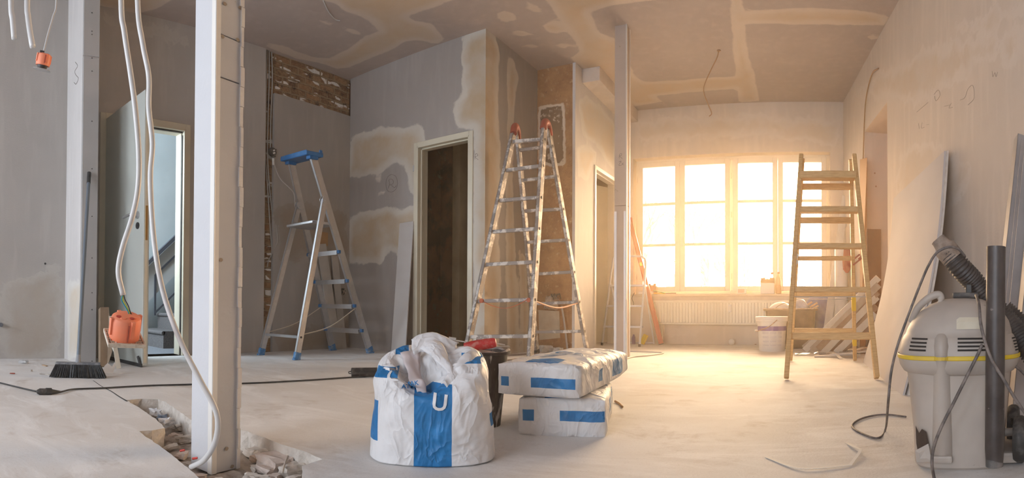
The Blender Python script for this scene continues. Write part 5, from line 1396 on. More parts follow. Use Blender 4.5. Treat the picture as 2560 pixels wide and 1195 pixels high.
for s in (-1, 1): box(bm, c + V3((s * w * .33, -.02, .155)), (w * .34, .003, .06))
box(bm, c + V3((0, -.02, .14)), (w, .003, .032)); box(bm, c + V3((0, .04, .15)), (w, .003, .05)); t.part('top_flap', bm, M_card)
gb = NT('clear_bottle_plastic'); gb.color((.9, .78, .6)).set(Roughness=.08, IOR=1.3, Transmission_Weight=.9); M_bot = gb.m
dr = NT('orange_drink'); dr.color((.85, .38, .05)).set(Roughness=.15, Transmission_Weight=.5, IOR=1.33); M_drink = dr.m
for i, (x, h, yo, lab) in enumerate(((1930, .255, .06, 'clear drink bottle with orange cap standing behind the white carton'), (1946, .255, .0, 'clear bottle half full of orange drink right of the white carton'))):
    c = sill(x, yo); t = T('bottle', lab, 'bottle', c); r = .034
    pf = [(r * .8, 0), (r, .01), (r, .11), (r * .93, .12), (r, .14), (r * .85, .175), (r * .45, .215), (r * .36, .225), (r * .36, h - .02)]
    bm = new(); lathe(bm, pf, 20, c=c); t.part('bottle_body', bm, M_bot, 60)
    bm = new(); lathe(bm, [(r * .75, .004), (r * .94, .012), (r * .94, .10), (r * .9, .102)], 20, c=c); t.part('drink', bm, M_drink, 60)
    bm = new(); cyl(bm, c + V3((0, 0, h - .022)), c + V3((0, 0, h)), r * .45, seg=16); t.part('bottle_cap', bm, M_orange, 40)

# ---- yellow sponge and purple bottle behind the white stepladder
c = onz(1608, 853); c = V3((-1.86, 6.22, 0)); bm = new(); 
p = ony(1610, 842, 6.22); box(bm, p, (.055, .05, .115), Matrix.Rotation(.45, 3, 'Y')); bevel(bm, .006, 2)
zm = min(v.co.z for v in bm.verts)
for v in bm.verts: v.co.z -= zm
single('sponge', 'yellow sponge float standing on its corner at the foot of the window wall', 'sponge', bm, plain('yellow_sponge', (.80, .56, .02), .9, bump=.4), p)
p = ony(1584, 850, 6.25); p.z = 0; bm = new(); lathe(bm, [(.02, 0), (.023, .006), (.023, .08), (.012, .10), (.011, .115)], 18, c=p); single('bottle', 'small purple bottle beside the yellow sponge behind the slim post', 'bottle', bm, plain('purple_plastic', (.16, .10, .26), .4), p, 50)
bm = new(); tube(bm, [ony(1586, 732, 6.33), ony(1580, 745, 6.32), ony(1584, 758, 6.32), ony(1582, 764, 6.32)], .004, 8, 4); single('cord', 'dark wrist cord hanging from the left end of the window sill', 'cord', bm, M_dark, None, True)
loose('cable', 'white cable loop on the floor right of the slim post', [onz(1545, 903, .005), onz(1580, 893, .005), onz(1620, 889, .005), onz(1655, 884, .005), onz(1650, 881, .005), onz(1600, 879, .005), onz(1560, 878, .005)], .008, plain('white_floor_cable', (.62, .60, .56), .5))
for i, pts in enumerate((((1225, 893), (1260, 889), (1310, 886), (1345, 884)), ((1228, 903), (1275, 900), (1330, 893), (1400, 884)))):
    loose('cable', 'dark floor cable between the black bucket and tall ladder, %s one' % ('upper', 'lower')[i], [onz(x, y, .006) for x, y in pts], .008, plain('dusty_dark_cable', (.22, .18, .16), .7))
loose('cable', 'short brown cable end sticking out from under the stacked sacks', [onz(1538, 1003, .006), onz(1550, 1010, .005), onz(1556, 1017, .006)], .005, M_tancable)

# ================================================================== BUCKETS, TUB AND BAG BY THE WINDOW
bc = onz(1930, 877); t = T('white_bucket', 'white plastic bucket with a purple band and wire handle, below the window', 'bucket', bc)
M_wb = plain('white_bucket_plastic', (.78, .76, .73), .4, c2=(.72, .70, .67), vs=12)
bh = .345; r0, r1 = .128, .150
zb_ = lambda z: r0 + (r1 - r0) * z / bh
bm = new(); lathe(bm, [(r0 - .004, 0), (r0, .006), (zb_(.24), .24), (zb_(.27), .27), (r1 + .002, bh * .86), (r1 + .012, bh * .865), (r1 + .013, bh - .03), (r1 + .017, bh - .028), (r1 + .017, bh - .006), (r1 + .012, bh), (.01, bh)], 48, c=bc); t.part('bucket_body', bm, M_wb, 35)
bm = new(); lathe(bm, [(zb_(.205) + .0015, .205), (zb_(.25) + .0015, .25)], 48, c=bc, cap=False); t.part('purple_band', bm, plain('purple_band', (.16, .10, .34), .5))
for k, z in enumerate((.175, .135, .095, .06)):
    bm = new()
    for a0, a1 in ((-2.25, -1.75), (-1.65, -1.2), (-1.1, -.75)):
        n_ = 8; A = [a0 + (a1 - a0) * i / n_ for i in range(n_ + 1)]
        for a, b in zip(A, A[1:]):
            f = [bm.verts.new(bc + V3(((zb_(zz) + .001) * math.cos(w), (zb_(zz) + .001) * math.sin(w), zz))) for w, zz in ((a, z), (b, z), (b, z + .022 - .004 * k), (a, z + .022 - .004 * k))]; bm.faces.new(f)
    t.part('label_text_block', bm, plain('faint_grey_print', (.62, .60, .60), .6))
bm = new(); tube(bm, [bc + V3((-.166, -.02, .20)), bc + V3((-.13, -.115, .205)), bc + V3((-.02, -.165, .25)), bc + V3((.06, -.155, .315))], .004, 8, 6); o = t.part('wire_handle', bm, plain('rusty_wire', (.45, .28, .18), .5, .4), 50)
bm = new(); cyl(bm, bc + V3((-.172, -.022, .20)), bc + V3((-.145, -.015, .20)), .012, seg=12); t.part('handle_eye', bm, M_wb, 40)

tc_ = V3((-.02, 5.99, 0)); a, b = ony(1907, 773, 5.84), ony(2045, 773, 5.84); tc_.x = (a.x + b.x) / 2; tw = b.x - a.x; th_ = a.z
t = T('mortar_tub', 'dark rectangular mortar tub behind the white bucket, filled with scraps', 'tub', tc_)
M_tub = plain('dark_brown_tub_plastic', (.075, .04, .02), .6, c2=(.16, .10, .06), vs=8)
bm = new()
lathe(bm, [(.40, 0), (.42, .012), (.46, th_ - .02), (.5, th_ - .018), (.5, th_), (.455, th_), (.41, .05), (.01, .045)], 48, tw, .36, c=tc_, power=7); t.part('tub_wall', bm, M_tub, 35)
bm = new(); lathe(bm, [(.495, th_ - .004), (.506, th_ + .003), (.502, th_ + .009), (.47, th_ + .008), (.46, th_)], 64, tw, .36, c=tc_, cap=False, power=7)
jitter(bm, .006, 30); t.part('plaster_crusted_rim', bm, plain('plaster_crust_tan', (.62, .50, .40), .9, c2=(.4, .28, .2), vs=40))
c = ony(1952, 770, 5.98); c.z = th_ - .07; R_ = .155
bm = new(); lathe(bm, [(R_ * math.cos(a), R_ * math.sin(a)) for a in [PI / 2 * k / 12 for k in range(12)]] + [(.004, R_)], 36, 1.0, .8, c=(0, 0, 0))
for v in bm.verts: v.co = c + Matrix.Rotation(.45, 3, 'X') @ Matrix.Rotation(-.15, 3, 'Y') @ v.co
single('plastic_bowl', 'white upturned bowl lying on top of the dark mortar tub', 'bowl', bm, M_wb, c, 60)
loose('wire', 'thin brown wire arching over the rim of the dark mortar tub', [ony(1938, 771, 5.87), ony(1950, 762, 5.86), ony(1968, 757, 5.86), ony(1985, 760, 5.86), ony(1990, 770, 5.87)], .003, M_tancable, 'wire')
for i, (p0, p1, w) in enumerate((((1998, 776), (2030, 755), .05), ((2012, 776), (2043, 757), .045), ((2020, 778), (2046, 764), .03))):
    A, B = ony(*p0, 5.98 - i * .03), ony(*p1, 5.98 - i * .03); bm = new(); bar(bm, A, B, w, .02); jitter(bm, .004, 9); single('wood_offcut', 'pale wood offcut sticking out of the dark tub, %s of the three' % ('leftmost', 'middle', 'rightmost')[i], 'wood', bm, plain('pale_offcut', (.70, .52, .34), .7, c2=(.42, .26, .15), vs=14), A)
c = V3((.24, 6.285, 0)); bm = new(); 
lathe(bm, [(.10, 0), (.19, .03), (.20, .2), (.185, .35), (.17, .45), (.13, .54), (.05, .60), (.02, .63)], 40, 1.0, .55, c=c, power=2.4)
for v in bm.verts:
    k_ = wrinkle(v.co * .9, 4.0); v.co += (v.co - V3((c.x, c.y, v.co.z))).normalized() * k_ * .03 + noise.noise_vector(v.co * 9) * .022; v.co.z = max(v.co.z, 0); v.co.y = min(v.co.y, YW - .02)
single('plastic_sack', 'blue crumpled plastic sack between the dark tub and the leaning boards', 'sack', bm, plain('blue_bag_plastic', (.10, .14, .36), .4, c2=(.22, .26, .46), vs=9), c, True)
c = ony(2003, 762, 5.93); c.z = th_ - .03; bm = new(); bmesh.ops.create_icosphere(bm, subdivisions=3, radius=.09, matrix=Matrix.Translation(c + V3((0, 0, .04)))); 
for v in bm.verts: v.co += noise.noise_vector(v.co * 14) * .05
single('plastic_film', 'crumpled bluish film on the dark tub beside the white bowl', 'film', bm, plain('bluish_film', (.34, .38, .50), .3, c2=(.55, .57, .64), vs=14), c, True)

# ================================================================== BOARDS, LATHS AND PROFILES ON THE RIGHT
M_plank = plain('white_primed_plank', (.72, .69, .64), .6, c2=(.66, .61, .54), vs=5, stretch=(4, 4, 1))
M_grey_plank = plain('weathered_plank', (.54, .47, .40), .7, c2=(.44, .36, .29), vs=5, stretch=(4, 4, 1))
def plank(label, pb, pt, yb, yt, w, th, m, name='plank', cat='plank', group=None, up=(0, 1, 0)):
    A = onz(*pb) if yb is None else ony(pb[0], pb[1], yb); 
    if yb is not None: A.z = 0.0
    B = ony(pt[0], pt[1], yt); d = (B - A).normalized(); bm = new(); bar(bm, A, B, w, th, up); bevel(bm, .002, 1)
    zm = min(v.co.z for v in bm.verts)
    for v in bm.verts: v.co.z -= zm if v.co.z < .1 else 0
    return single(name, label, cat, bm, m, A, False, group)
RW6 = RX(6.2)
plank('white plank leaning in the window corner, leftmost of the three', (2062, 850), (2115, 490), 5.98, 6.36, .085, .022, M_plank, group='white planks leaning in the window corner')
plank('white plank leaning in the window corner, middle of the three', (2078, 850), (2122, 540), 6.00, 6.37, .045, .022, M_plank, group='white planks leaning in the window corner')
plank('pine plank leaning in the window corner, rightmost of the three', (2093, 852), (2124, 600), 6.02, 6.38, .07, .022, plain('pale_pine_plank', (.68, .52, .33), .6, c2=(.58, .42, .25), vs=6, stretch=(4, 4, 1)), group='white planks leaning in the window corner')
c = V3((RX(6.0) - .11, 6.02, 0)); bm = new(); lathe(bm, [(.07, 0), (.072, .004), (.070, 1.10), (.055, 1.102), (.05, .9), (.01, .9)], 28, c=c); single('lining_roll', 'tall white roll of lining paper standing in the corner behind the wooden ladder', 'roll', bm, M_wb, c, 40)
bm = new(); A = W_right.p3(2150, 860, -.10); A.z = 0; B = W_right.p3(2150, 400, -.02); C = W_right.p3(2168, 395, -.012); D = W_right.p3(2164, 860, -.05); D.z = 0
slab(bm, [A, D, C, B], .016); single('orange_board', 'narrow dark orange board leaning at the near edge of the window corner', 'board', bm, plain('orange_brown_board', (.42, .20, .07), .7), A)
nb = W_right.hit(2186, 740); A = W_right.pt(nb[0] + .08, 0, .12); bm = new(); a_, b_ = at(2167, 575, 0), 0
pN = W_right.pt(n1[0] - .02, 0, .05); Lb = ony(2168, 740, pN.y - .03); Rb_ = ony(2203, 740, pN.y - .03); zT2 = ony(2186, 573, pN.y - .03).z
box(bm, ((Lb.x + Rb_.x) / 2, pN.y - .03, zT2 / 2), (Rb_.x - Lb.x, .015, zT2)); single('brown_board', 'brown hardboard sheet standing upright in the doorway niche', 'board', bm, M_brownboard, (Lb.x, pN.y, 0))
for i, (x, y) in enumerate(((2168, 433), (2187, 433), (2168, 465), (2190, 466))):
    p = ony(x, y, pN.y - .0); bm = new(); 
    Yj = W_right.pt(n1[0], 0, .1).y
    p = ony(x, y, Yj - .002); cyl(bm, p, p - V3((0, .003, 0)), .008, seg=10); build('wall_plug', bm, plain('brown_plug', (.40, .22, .12), .7), walls['right'])

# pile of laths leaning to the lower left: each lath its own
random.seed(5)
lath_n = 0
specs = [((2012, 884), (2202, 694), 5.35, 4.75), ((2030, 886), (2203, 712), 5.25, 4.74), ((2045, 884), (2200, 730), 5.2, 4.78), ((2060, 888), (2196, 742), 5.1, 4.80), ((2010, 872), (2190, 720), 5.5, 4.85), ((2075, 886), (2195, 765), 5.15, 4.82), ((2090, 888), (2192, 785), 5.05, 4.84), ((2040, 880), (2160, 775), 5.35, 4.95), ((2105, 886), (2190, 805), 5.05, 4.86)]
for i, (a, b, ya_, yb_) in enumerate(specs):
    A = ony(a[0], a[1], ya_); A.z = .02 + .012 * (i % 3); B = ony(b[0], b[1], yb_); B.x = min(B.x, RX(B.y) - .03)
    bm = new(); bar(bm, A, B, .06, .014, (.25, -1, .25)); bevel(bm, .0015, 1)
    single('lath', '%s lath in the slanting pile behind the wooden ladder' % ('white-faced', 'weathered grey', 'dark brown')[i % 3], 'lath', bm, (M_plank, M_grey_plank, plain('brown_lath', (.34, .22, .14), .8, c2=(.46, .34, .25), vs=6))[i % 3], A, False, '%s slanting laths behind the wooden ladder' % ('white', 'grey', 'brown')[i % 3])
for i in range(11):
    x = 2035 + i * 12 + random.uniform(-6, 6); y = 893 - (i % 4) * 5; A = onz(x, y); A.z = .008 + (i // 4) * .017; an = random.uniform(-.5, .5) + (.2 if i % 2 else -.4); L_ = random.uniform(.22, .45)
    B = A + V3((math.cos(an) * L_, math.sin(an) * L_ * .6, random.uniform(0, .02))); B.x = min(B.x, RX(B.y) - .06)
    bm = new(); bar(bm, A, B, .055, .012); bevel(bm, .0015, 1); single('lath', 'short %s board offcut in the floor heap behind the wooden ladder' % ('grey' if i % 2 else 'white'), 'lath', bm, M_grey_plank if i % 2 else M_plank, A, False, '%s board offcuts heaped on the floor' % ('grey' if i % 2 else 'white'))
bm = new(); c = onz(2015, 888); G_ = [[bm.verts.new(c + V3((i * .035 - .1, j * .03 - .04, .012 + .03 * abs(noise.noise(V3((i * .6, j * .8, 2))))))) for j in range(4)] for i in range(9)]
for i in range(8):
    for j in range(3): bm.faces.new((G_[i][j], G_[i + 1][j], G_[i + 1][j + 1], G_[i][j + 1]))
gf = NT('clear_film'); gf.color((.8, .78, .75)).set(Roughness=.15, Transmission_Weight=.6)
o = single('plastic_film', 'crumpled clear film on the floor at the left tip of the lath pile', 'film', bm, gf.m, c); md = o.modifiers.new('thick', 'SOLIDIFY'); md.thickness = .002
bm = new(); P = [onz(2078, 880, .02), onz(2090, 884, .03), onz(2103, 897, .005)]
for a, b in zip(P, P[1:]): bar(bm, a, b, .03, .003)
single('metal_strip', 'bent white strip lying on the floor by the lath pile', 'strip', bm, M_white, P[0])

# big plasterboard sheet sagging against the right wall
BLs, BRs = onz(2161, 906), onz(2262, 988); TLs, TRs = W_right.p3(2238, 496, -.03), W_right.p3(2365, 378, -.03)
def sheet(name, label, BL_, BR_, TL_, TR_, sag, th, m, lean=(-.95, -.1)):
    bm = new(); nu, nv = 14, 20; F0 = []; lv = V3((lean[0], lean[1], 0))
    for off in (0, th):
        G_ = []
        for i in range(nu + 1):
            row = []
            for j in range(nv + 1):
                u, v = i / nu, j / nv; p = BL_.lerp(BR_, u).lerp(TL_.lerp(TR_, u), v); p = p - lv * (sag * math.sin(v * PI)) + lv * off
                row.append(bm.verts.new(p))
            G_.append(row)
        F0.append(G_)
    A, B = F0
    for i in range(nu):
        for j in range(nv):
            bm.faces.new((A[i][j], A[i + 1][j], A[i + 1][j + 1], A[i][j + 1])); bm.faces.new((B[i][j], B[i + 1][j], B[i + 1][j + 1], B[i][j + 1]))
    for i in range(nu):
        for j in (0, nv): bm.faces.new((A[i][j], A[i + 1][j], B[i + 1][j], B[i][j]))
    for j in range(nv):
        for i in (0, nu): bm.faces.new((A[i][j], A[i][j + 1], B[i][j + 1], B[i][j]))
    return single(name, label, 'board', bm, m, (BL_ + BR_) / 2, 40)
M_sheet = plain('pale_plasterboard_sheet', (.62, .58, .565), .85, c2=(.58, .54, .525), vs=2.5, bump=.1)
sheet('plasterboard_sheet', 'large plasterboard sheet sagging against the right wall, front one', BLs, BRs, TLs, TRs, .05, .0125, M_sheet)
o1 = V3((.0145, .002, 0)); sheet('plasterboard_sheet', 'second plasterboard sheet leaning right behind the large front one', BLs + o1, BRs + o1 + V3((.01, -.01, 0)), TLs + o1 * .6, TRs + o1 * .6 + V3((.004, -.02, 0)), .045, .0125, plain('sheet_cut_edge', (.70, .66, .62), .9, c2=(.62, .57, .53), vs=30))

# metal stud profiles leaning at the right edge
M_stud = plain('zinc_profile', (.40, .37, .36), .6, .25, c2=(.46, .43, .42), vs=9)
for i, (pb, pt, off, w) in enumerate((((2478, 940), (2553, 345), .03, .05), ((2505, 960), (2572, 345), .05, .05), ((2535, 985), (2606, 360), .07, .05))):
    B = W_right.p3(pt[0], pt[1], -off); A = onz(*pb); 
    # foot on the floor 0.35 m in front of the wall
    u, _ = W_right.hit(pb[0], pb[1], -.34); A = W_right.pt(u, 0, -.34)
    bm = new(); channel(bm, A, B, w, .05, .0022, (1, 0, 0), -1 if i % 2 else 1); single('stud_profile', 'galvanised stud profile leaning on the right wall, %s of the three' % ('leftmost', 'middle', 'rightmost')[i], 'profile', bm, M_stud, A, False, 'stud profiles leaning at the right edge')
bm = new(); A = W_right.p3(2556, 700, -.22); A.z = 0; B = W_right.p3(2590, 420, -.03); bar(bm, A, B, .30, .02, (1, 0, 0)); single('dark_board', 'dark brown board leaning at the right edge behind the vacuum hose', 'board', bm, plain('dark_board_brown', (.12, .075, .055), .7), A)

# ---- strip on the floor in front
bm = new(); P = smooth_path([onz(1915, 1142, .002), onz(1980, 1166, .004), onz(2030, 1170, .006), onz(2126, 1162, .004)], 6) + [onz(2148, 1132, .012), onz(2152, 1124, .014), onz(2116, 1107, .004)]
for a, b in zip(P, P[1:]): bar(bm, a, b, .010, .0012)
single('paper_strip', 'long bent white paper strip lying on the floor left of the vacuum cleaner', 'strip', bm, plain('white_tape', (.74, .72, .68), .7), P[0])

# ================================================================== LEFT AND MIDDLE: LEANING STRIPS
A = ony(996, 880, Y2 - .16); A.z = 0; B = ony(1017, 556, Y2 - .012); bm = new(); bar(bm, A, B, .175, .0125, (0, 1, 0)); bevel(bm, .001, 1); single('board_strip', 'grey plasterboard strip leaning beside the narrow doorway', 'board', bm, plain('grey_strip', (.46, .43, .41), .85, c2=(.5, .475, .455), vs=4), A)
for i, (pb, pt, w, yo) in enumerate((((822, 880), (803, 610), .12, .10), ((843, 878), (836, 640), .09, .07))):
    u, _ = W_l1.hit(*pb); A = W_l1.pt(u, 0, -yo - .02); B = W_l1.p3(pt[0], pt[1], -.012); bm = new(); bar(bm, A, B, w, .0125, (1, 0, 0)); bevel(bm, .001, 1)
    single('board_strip', 'pale board strip leaning behind the platform ladder, %s' % ('left one', 'right one')[i], 'board', bm, plain('pale_strip_board', (.50, .475, .44), .85, c2=(.44, .41, .37), vs=5), A)
bm = new(); p = [W_l1.p3(x, y, -.006) for x, y in ((791, 577), (820, 582), (820, 615), (793, 614))]; slab(bm, p, .004); single('cardboard_piece', 'small brown cardboard square on the wall behind the platform ladder', 'cardboard', bm, M_card, p[0])
p = W_l1.p3(856, 729, -.004); t = T('socket_hole', 'open wall box with loose wires low in the corner behind the platform ladder', 'socket', p)
bm = new(); tube(bm, [p, p - V3((-.012, 0, 0))], .034, 20, 0); t.part('wall_box', bm, M_sockdark, 40)
bm = new(); 
for k in range(5): tube(bm, [p + V3((.01, .0, 0)), p + V3((.04, .02 * math.sin(k * 2), .02 * math.cos(k * 2.2))), p + V3((.02, .03 * math.sin(k * 3 + 1), .03 * math.cos(k)))], .003, 6, 4)
t.part('loose_wires', bm, plain('pale_wires', (.5, .4, .32), .6))
for (px, py) in ((730, 660), (700, 703)):
    bm = new(); p = W_l1.p3(px - 40 + 0, py, -.01) if False else onx(px - 45, py - 10, X1 - .01); box(bm, p, (.006, .03, .012), Matrix.Rotation(.6, 3, 'X')); single('orange_clip', 'small orange mark on the brick chase left of the platform ladder, %s one' % ('upper' if py == 660 else 'lower'), 'clip', bm, plain('orange_mark', (.75, .35, .03), .6), p)
# low on the brown wall: pipe, tiles and rubble
t = T('wall_outlet', 'broken plaster outlet with wires low on the brown wall behind the tall ladder', 'outlet', ony(1380, 755, Y3 - .02))
p = ony(1380, 758, Y3 - .02); bm = new(); bmesh.ops.create_icosphere(bm, subdivisions=3, radius=.075, matrix=Matrix.Translation(p))
for v in bm.verts: v.co += noise.noise_vector(v.co * 20) * .035; v.co.y = min(v.co.y, Y3 + .02)
t.part('plaster_lump', bm, plain('broken_plaster', (.50, .40, .32), .95, c2=(.30, .2, .14), vs=24, bump=.6))
bm = new()
for k in range(6): tube(bm, [p + V3((.02 + .02 * k, -.05, .04)), p + V3((.03 + .018 * k, -.08, .09)), p + V3((.05 + .012 * k, -.09, .06 + .01 * (k % 3)))], .004, 6, 4)
t.part('loose_wires', bm, M_dark)
loose('pipe', 'thin grey pipe running down the brown wall to the floor', [ony(1404, 765, Y3 - .05), ony(1410, 800, Y3 - .04), ony(1416, 850, Y3 - .04), V3((ony(1419, 880, Y3 - .06).x, Y3 - .06, .01))], .010, plain('grey_lead_pipe', (.42, .38, .36), .6), 'pipe')
bm = new(); p = [ony(x, y, Y3 - .006) for x, y in ((1346, 775), (1398, 778), (1400, 845), (1348, 850))]; slab(bm, p, .01); jitter(bm, .003, 10); tl2 = single('tile_patch', 'patch of old tan tiles low on the brown wall', 'tile', bm, plain('tan_tiles', (.52, .40, .28), .8, c2=(.60, .50, .38), vs=9), p[0])
for i, (x, y, s) in enumerate(((1350, 884, .09), (1365, 882, .11), (1380, 886, .07), (1395, 883, .08))):
    chunk('rubble_chunk', 'plaster rubble lump at the foot of the brown wall', 'rubble', ony(x, y, Y3 - .10 - .03 * (i % 2)) * 1, (s, s * .7, s * .5), M_rubble, 50 + i, i, 'rubble at the foot of the brown wall').location.z = 0
# laths standing in the far doorway
for i, (pb, pt, w) in enumerate((((1496, 860), (1506, 614), .05), ((1500, 860), (1514, 618), .04), ((1492, 860), (1500, 700), .02))):
    A = onz(*pb); A = onx(pb[0], pb[1], -2.50); A.z = 0; B = onx(pt[0], pt[1], -2.42); bm = new(); bar(bm, A, B, w, .012, (1, 0, 0)); single('lath', 'thin lath standing in the far left doorway, %s of the three' % ('middle', 'rightmost', 'leftmost')[i], 'lath', bm, M_grey_plank, A)

# ================================================================== VACUUM CLEANER
vc = at(2398, 1000, 1.60); vc.z = 0; vd = V3((vc.x, vc.y, 0)).normalized(); vr = V3((vd.y, -vd.x, 0)); Rv = Matrix((vr, vd, V3((0, 0, 1)))).transposed()
t = T('vacuum_cleaner', 'dusty grey-cream wet and dry vacuum cleaner with a yellow band, right foreground', 'vacuum cleaner', vc)
def vw(x, y, z): return vc + Rv @ V3((x, y, 0)) + V3((0, 0, z))       # local: x right, y away from the eye, z up
def vlathe(bm, prof, seg=56, sx=1.0, sy=1.0, cx=0, cy=0, power=3.0, cap=True):
    r_ = lathe(bm, prof, seg, sx, sy, (cx, cy, 0), cap, power); return r_
def vtr(bm):
    for v in bm.verts: v.co = vw(*v.co)
M_vac = plain('dusty_cream_plastic_shell', (.47, .415, .365), .5, c2=(.37, .32, .28), vs=6, lo=.4, hi=.75, c3=(.30, .26, .22), s3=26, lo3=.70, hi3=.74)
M_vacdark = plain('vacuum_slot_black', (.02, .016, .014), .8)
bm = new(); vlathe(bm, [(.118, .0), (.126, .008), (.130, .10), (.140, .20), (.147, .262), (.150, .268)], power=3.6, sx=1.0, sy=1.0); vtr(bm); tank = t.part('tank', bm, M_vac, 40)
bm = new(); vlathe(bm, [(.146, .255), (.158, .262), (.168, .278), (.172, .295), (.1715, .300)], power=2.9); vtr(bm); t.part('collar', bm, M_vac, 40)
bm = new(); vlathe(bm, [(.1725, .297), (.1745, .299), (.1745, .307), (.1725, .309)], power=2.9, cap=False); vtr(bm); t.part('yellow_band', bm, plain('yellow_band', (.74, .52, .02), .5, c2=(.6, .42, .06), vs=12), 40)
bm = new(); vlathe(bm, [(.171, .307), (.170, .318), (.163, .345), (.157, .358), (.152, .362), (.150, .372), (.140, .397), (.120, .424), (.092, .445), (.055, .459), (.004, .464)], power=2.7)
for v in bm.verts:
    if v.co.z > .365: v.co.x += .012 * (v.co.z - .365) / .1
vtr(bm); head = t.part('motor_head', bm, M_vac, 45)
# moulded pillar down the front
bm = new(); n = 14
def pil(z, w, d): return [(-.045 + w * math.cos(a), -.118 - d * math.sin(a), z) for a in [PI * k / n for k in range(n + 1)]]
rows = [pil(.035, .028, .020), pil(.045, .028, .026), pil(.20, .028, .036), pil(.262, .028, .044), pil(.30, .030, .062), pil(.335, .029, .060), pil(.355, .026, .050), pil(.366, .016, .036), pil(.370, .006, .020)]
VV = [[bm.verts.new(p) for p in r_] for r_ in rows]
for a, b in zip(VV, VV[1:]):
    for k in range(n): bm.faces.new((a[k], a[k + 1], b[k + 1], b[k]))
vtr(bm); o = t.part('front_pillar', bm, M_vac, 50)
bm = new(); box(bm, (-.045, -.142, .036), (.052, .014, .020)); bevel(bm, .006, 2); vtr(bm); t.part('pillar_catch', bm, M_vac)
bm = new(); vlathe(bm, [(.0335, .299), (.0335, .308)], 24, 1, 1.95, -.045, -.118, 2.0, False)
for v in bm.verts: v.co.y = min(v.co.y, -.150)
vtr(bm); t.part('yellow_band', bm, MATS['yellow_band'])
# vent slots, on the curved head: one dark slot each
def head_r(a, z):   # radius of the head at angle a (from +x), height z
    prof = [(.171, .307), (.170, .318), (.163, .345), (.157, .358)]
    r_ = prof[-1][0]
    for (r0_, z0_), (r1_, z1_) in zip(prof, prof[1:]):
        if z0_ <= z <= z1_: r_ = r0_ + (r1_ - r0_) * (z - z0_) / (z1_ - z0_)
    q = (abs(math.cos(a)) ** 2.7 + abs(math.sin(a)) ** 2.7) ** (-1 / 2.7); return r_ * q
def slot(a0, a1, z, hh):
    bm = new(); m = 8; F_ = []
    for k in range(m + 1):
        a = a0 + (a1 - a0) * k / m; r_ = head_r(a, z) + .0018
        F_.append([bm.verts.new((r_ * math.cos(a), r_ * math.sin(a), z - hh)), bm.verts.new(((r_ - .0004) * math.cos(a), (r_ - .0004) * math.sin(a), z + hh))])
    for a, b in zip(F_, F_[1:]): bm.faces.new((a[0], b[0], b[1], a[1]))
    vtr(bm); t.part('vent_slot', bm, M_vacdark, parent=head)
for k in range(4):
    z = .353 - k * .0098; slot(-PI / 2 - .80, -PI / 2 - .50, z, .0024)
    slot(-PI / 2 - .02, -PI / 2 + .42, z + .001, .0024)
for k in range(5): slot(-PI / 2 + .98, -PI / 2 + 1.22, .351 - k * .008, .002)
# label, handle scoop, seams
bm = new(); L_ = []
def dome(x, z):  # front surface of the dome at local x, height z
    prof = [(.171, .307), (.163, .345), (.152, .362), (.150, .372), (.140, .397), (.120, .424), (.092, .445), (.055, .459)]
    r_ = .05
    for (r0_, z0_), (r1_, z1_) in zip(prof, prof[1:]):
        if z0_ <= z <= z1_: r_ = r0_ + (r1_ - r0_) * (z - z0_) / (z1_ - z0_)
    x0_ = x - (.012 * (z - .365) / .1 if z > .365 else 0)
    return -(max(0, r_ ** 2.7 - abs(x0_) ** 2.7)) ** (1 / 2.7)
bm = new(); G_ = []
for i in range(9):
    x = -.006 + .064 * i / 8; G_.append([bm.verts.new((x, dome(x, z) - .0015, z)) for z in [.3785 + (.031 + (.0 if i else -.006)) * j / 5 for j in range(6)]])
for a, b in zip(G_, G_[1:]):
    for j in range(5): bm.faces.new((a[j], b[j], b[j + 1], a[j + 1]))
vtr(bm); t.part('blank_label', bm, plain('cream_label', (.66, .60, .48), .6, c2=(.60, .54, .42), vs=20), parent=head, label='cream blank sticker with a torn corner')
bm = new(); tube(bm, [(-.135, -.03, .395), (-.118, -.040, .432), (-.085, -.048, .462), (-.058, -.046, .472), (-.050, -.044, .462), (-.058, -.048, .440), (-.082, -.052, .425)], lambda u: .011 if u < .7 else .007, 12, 6); vtr(bm); t.part('carry_handle', bm, M_vac, 60)
bm = new(); box(bm, (.02, -.005, .470), (.075, .05, .016)); bevel(bm, .006, 2); vtr(bm); t.part('switch_housing', bm, M_sockdark)
bm = new(); box(bm, (.030, .0, .488), (.018, .02, .03)); bevel(bm, .003, 1); vtr(bm); t.part('hose_clip', bm, M_dark)
# broken corner low on the left
bm = new(); pts = [(-.118, -.106, .118), (-.108, -.114, .10), (-.100, -.119, .112), (-.088, -.124, .105), (-.080, -.126, .07), (-.088, -.125, .055), (-.112, -.112, .05), (-.116, -.108, .07)]
vs_ = [bm.verts.new((x, y - .006, z)) for x, y, z in pts]; bm.faces.new(vs_); bmesh.ops.triangulate(bm, faces=bm.faces[:]); vtr(bm); t.part('broken_hole', bm, plain('dark_hole', (.06, .04, .03), .9), parent=tank)
bm = new(); slab(bm, [(-.118, -.125, .052), (-.112, -.15, .028), (-.072, -.15, .030), (-.082, -.13, .072)], .004); jitter(bm, .002, 30); vtr(bm); t.part('torn_shell_piece', bm, M_vac, parent=tank)
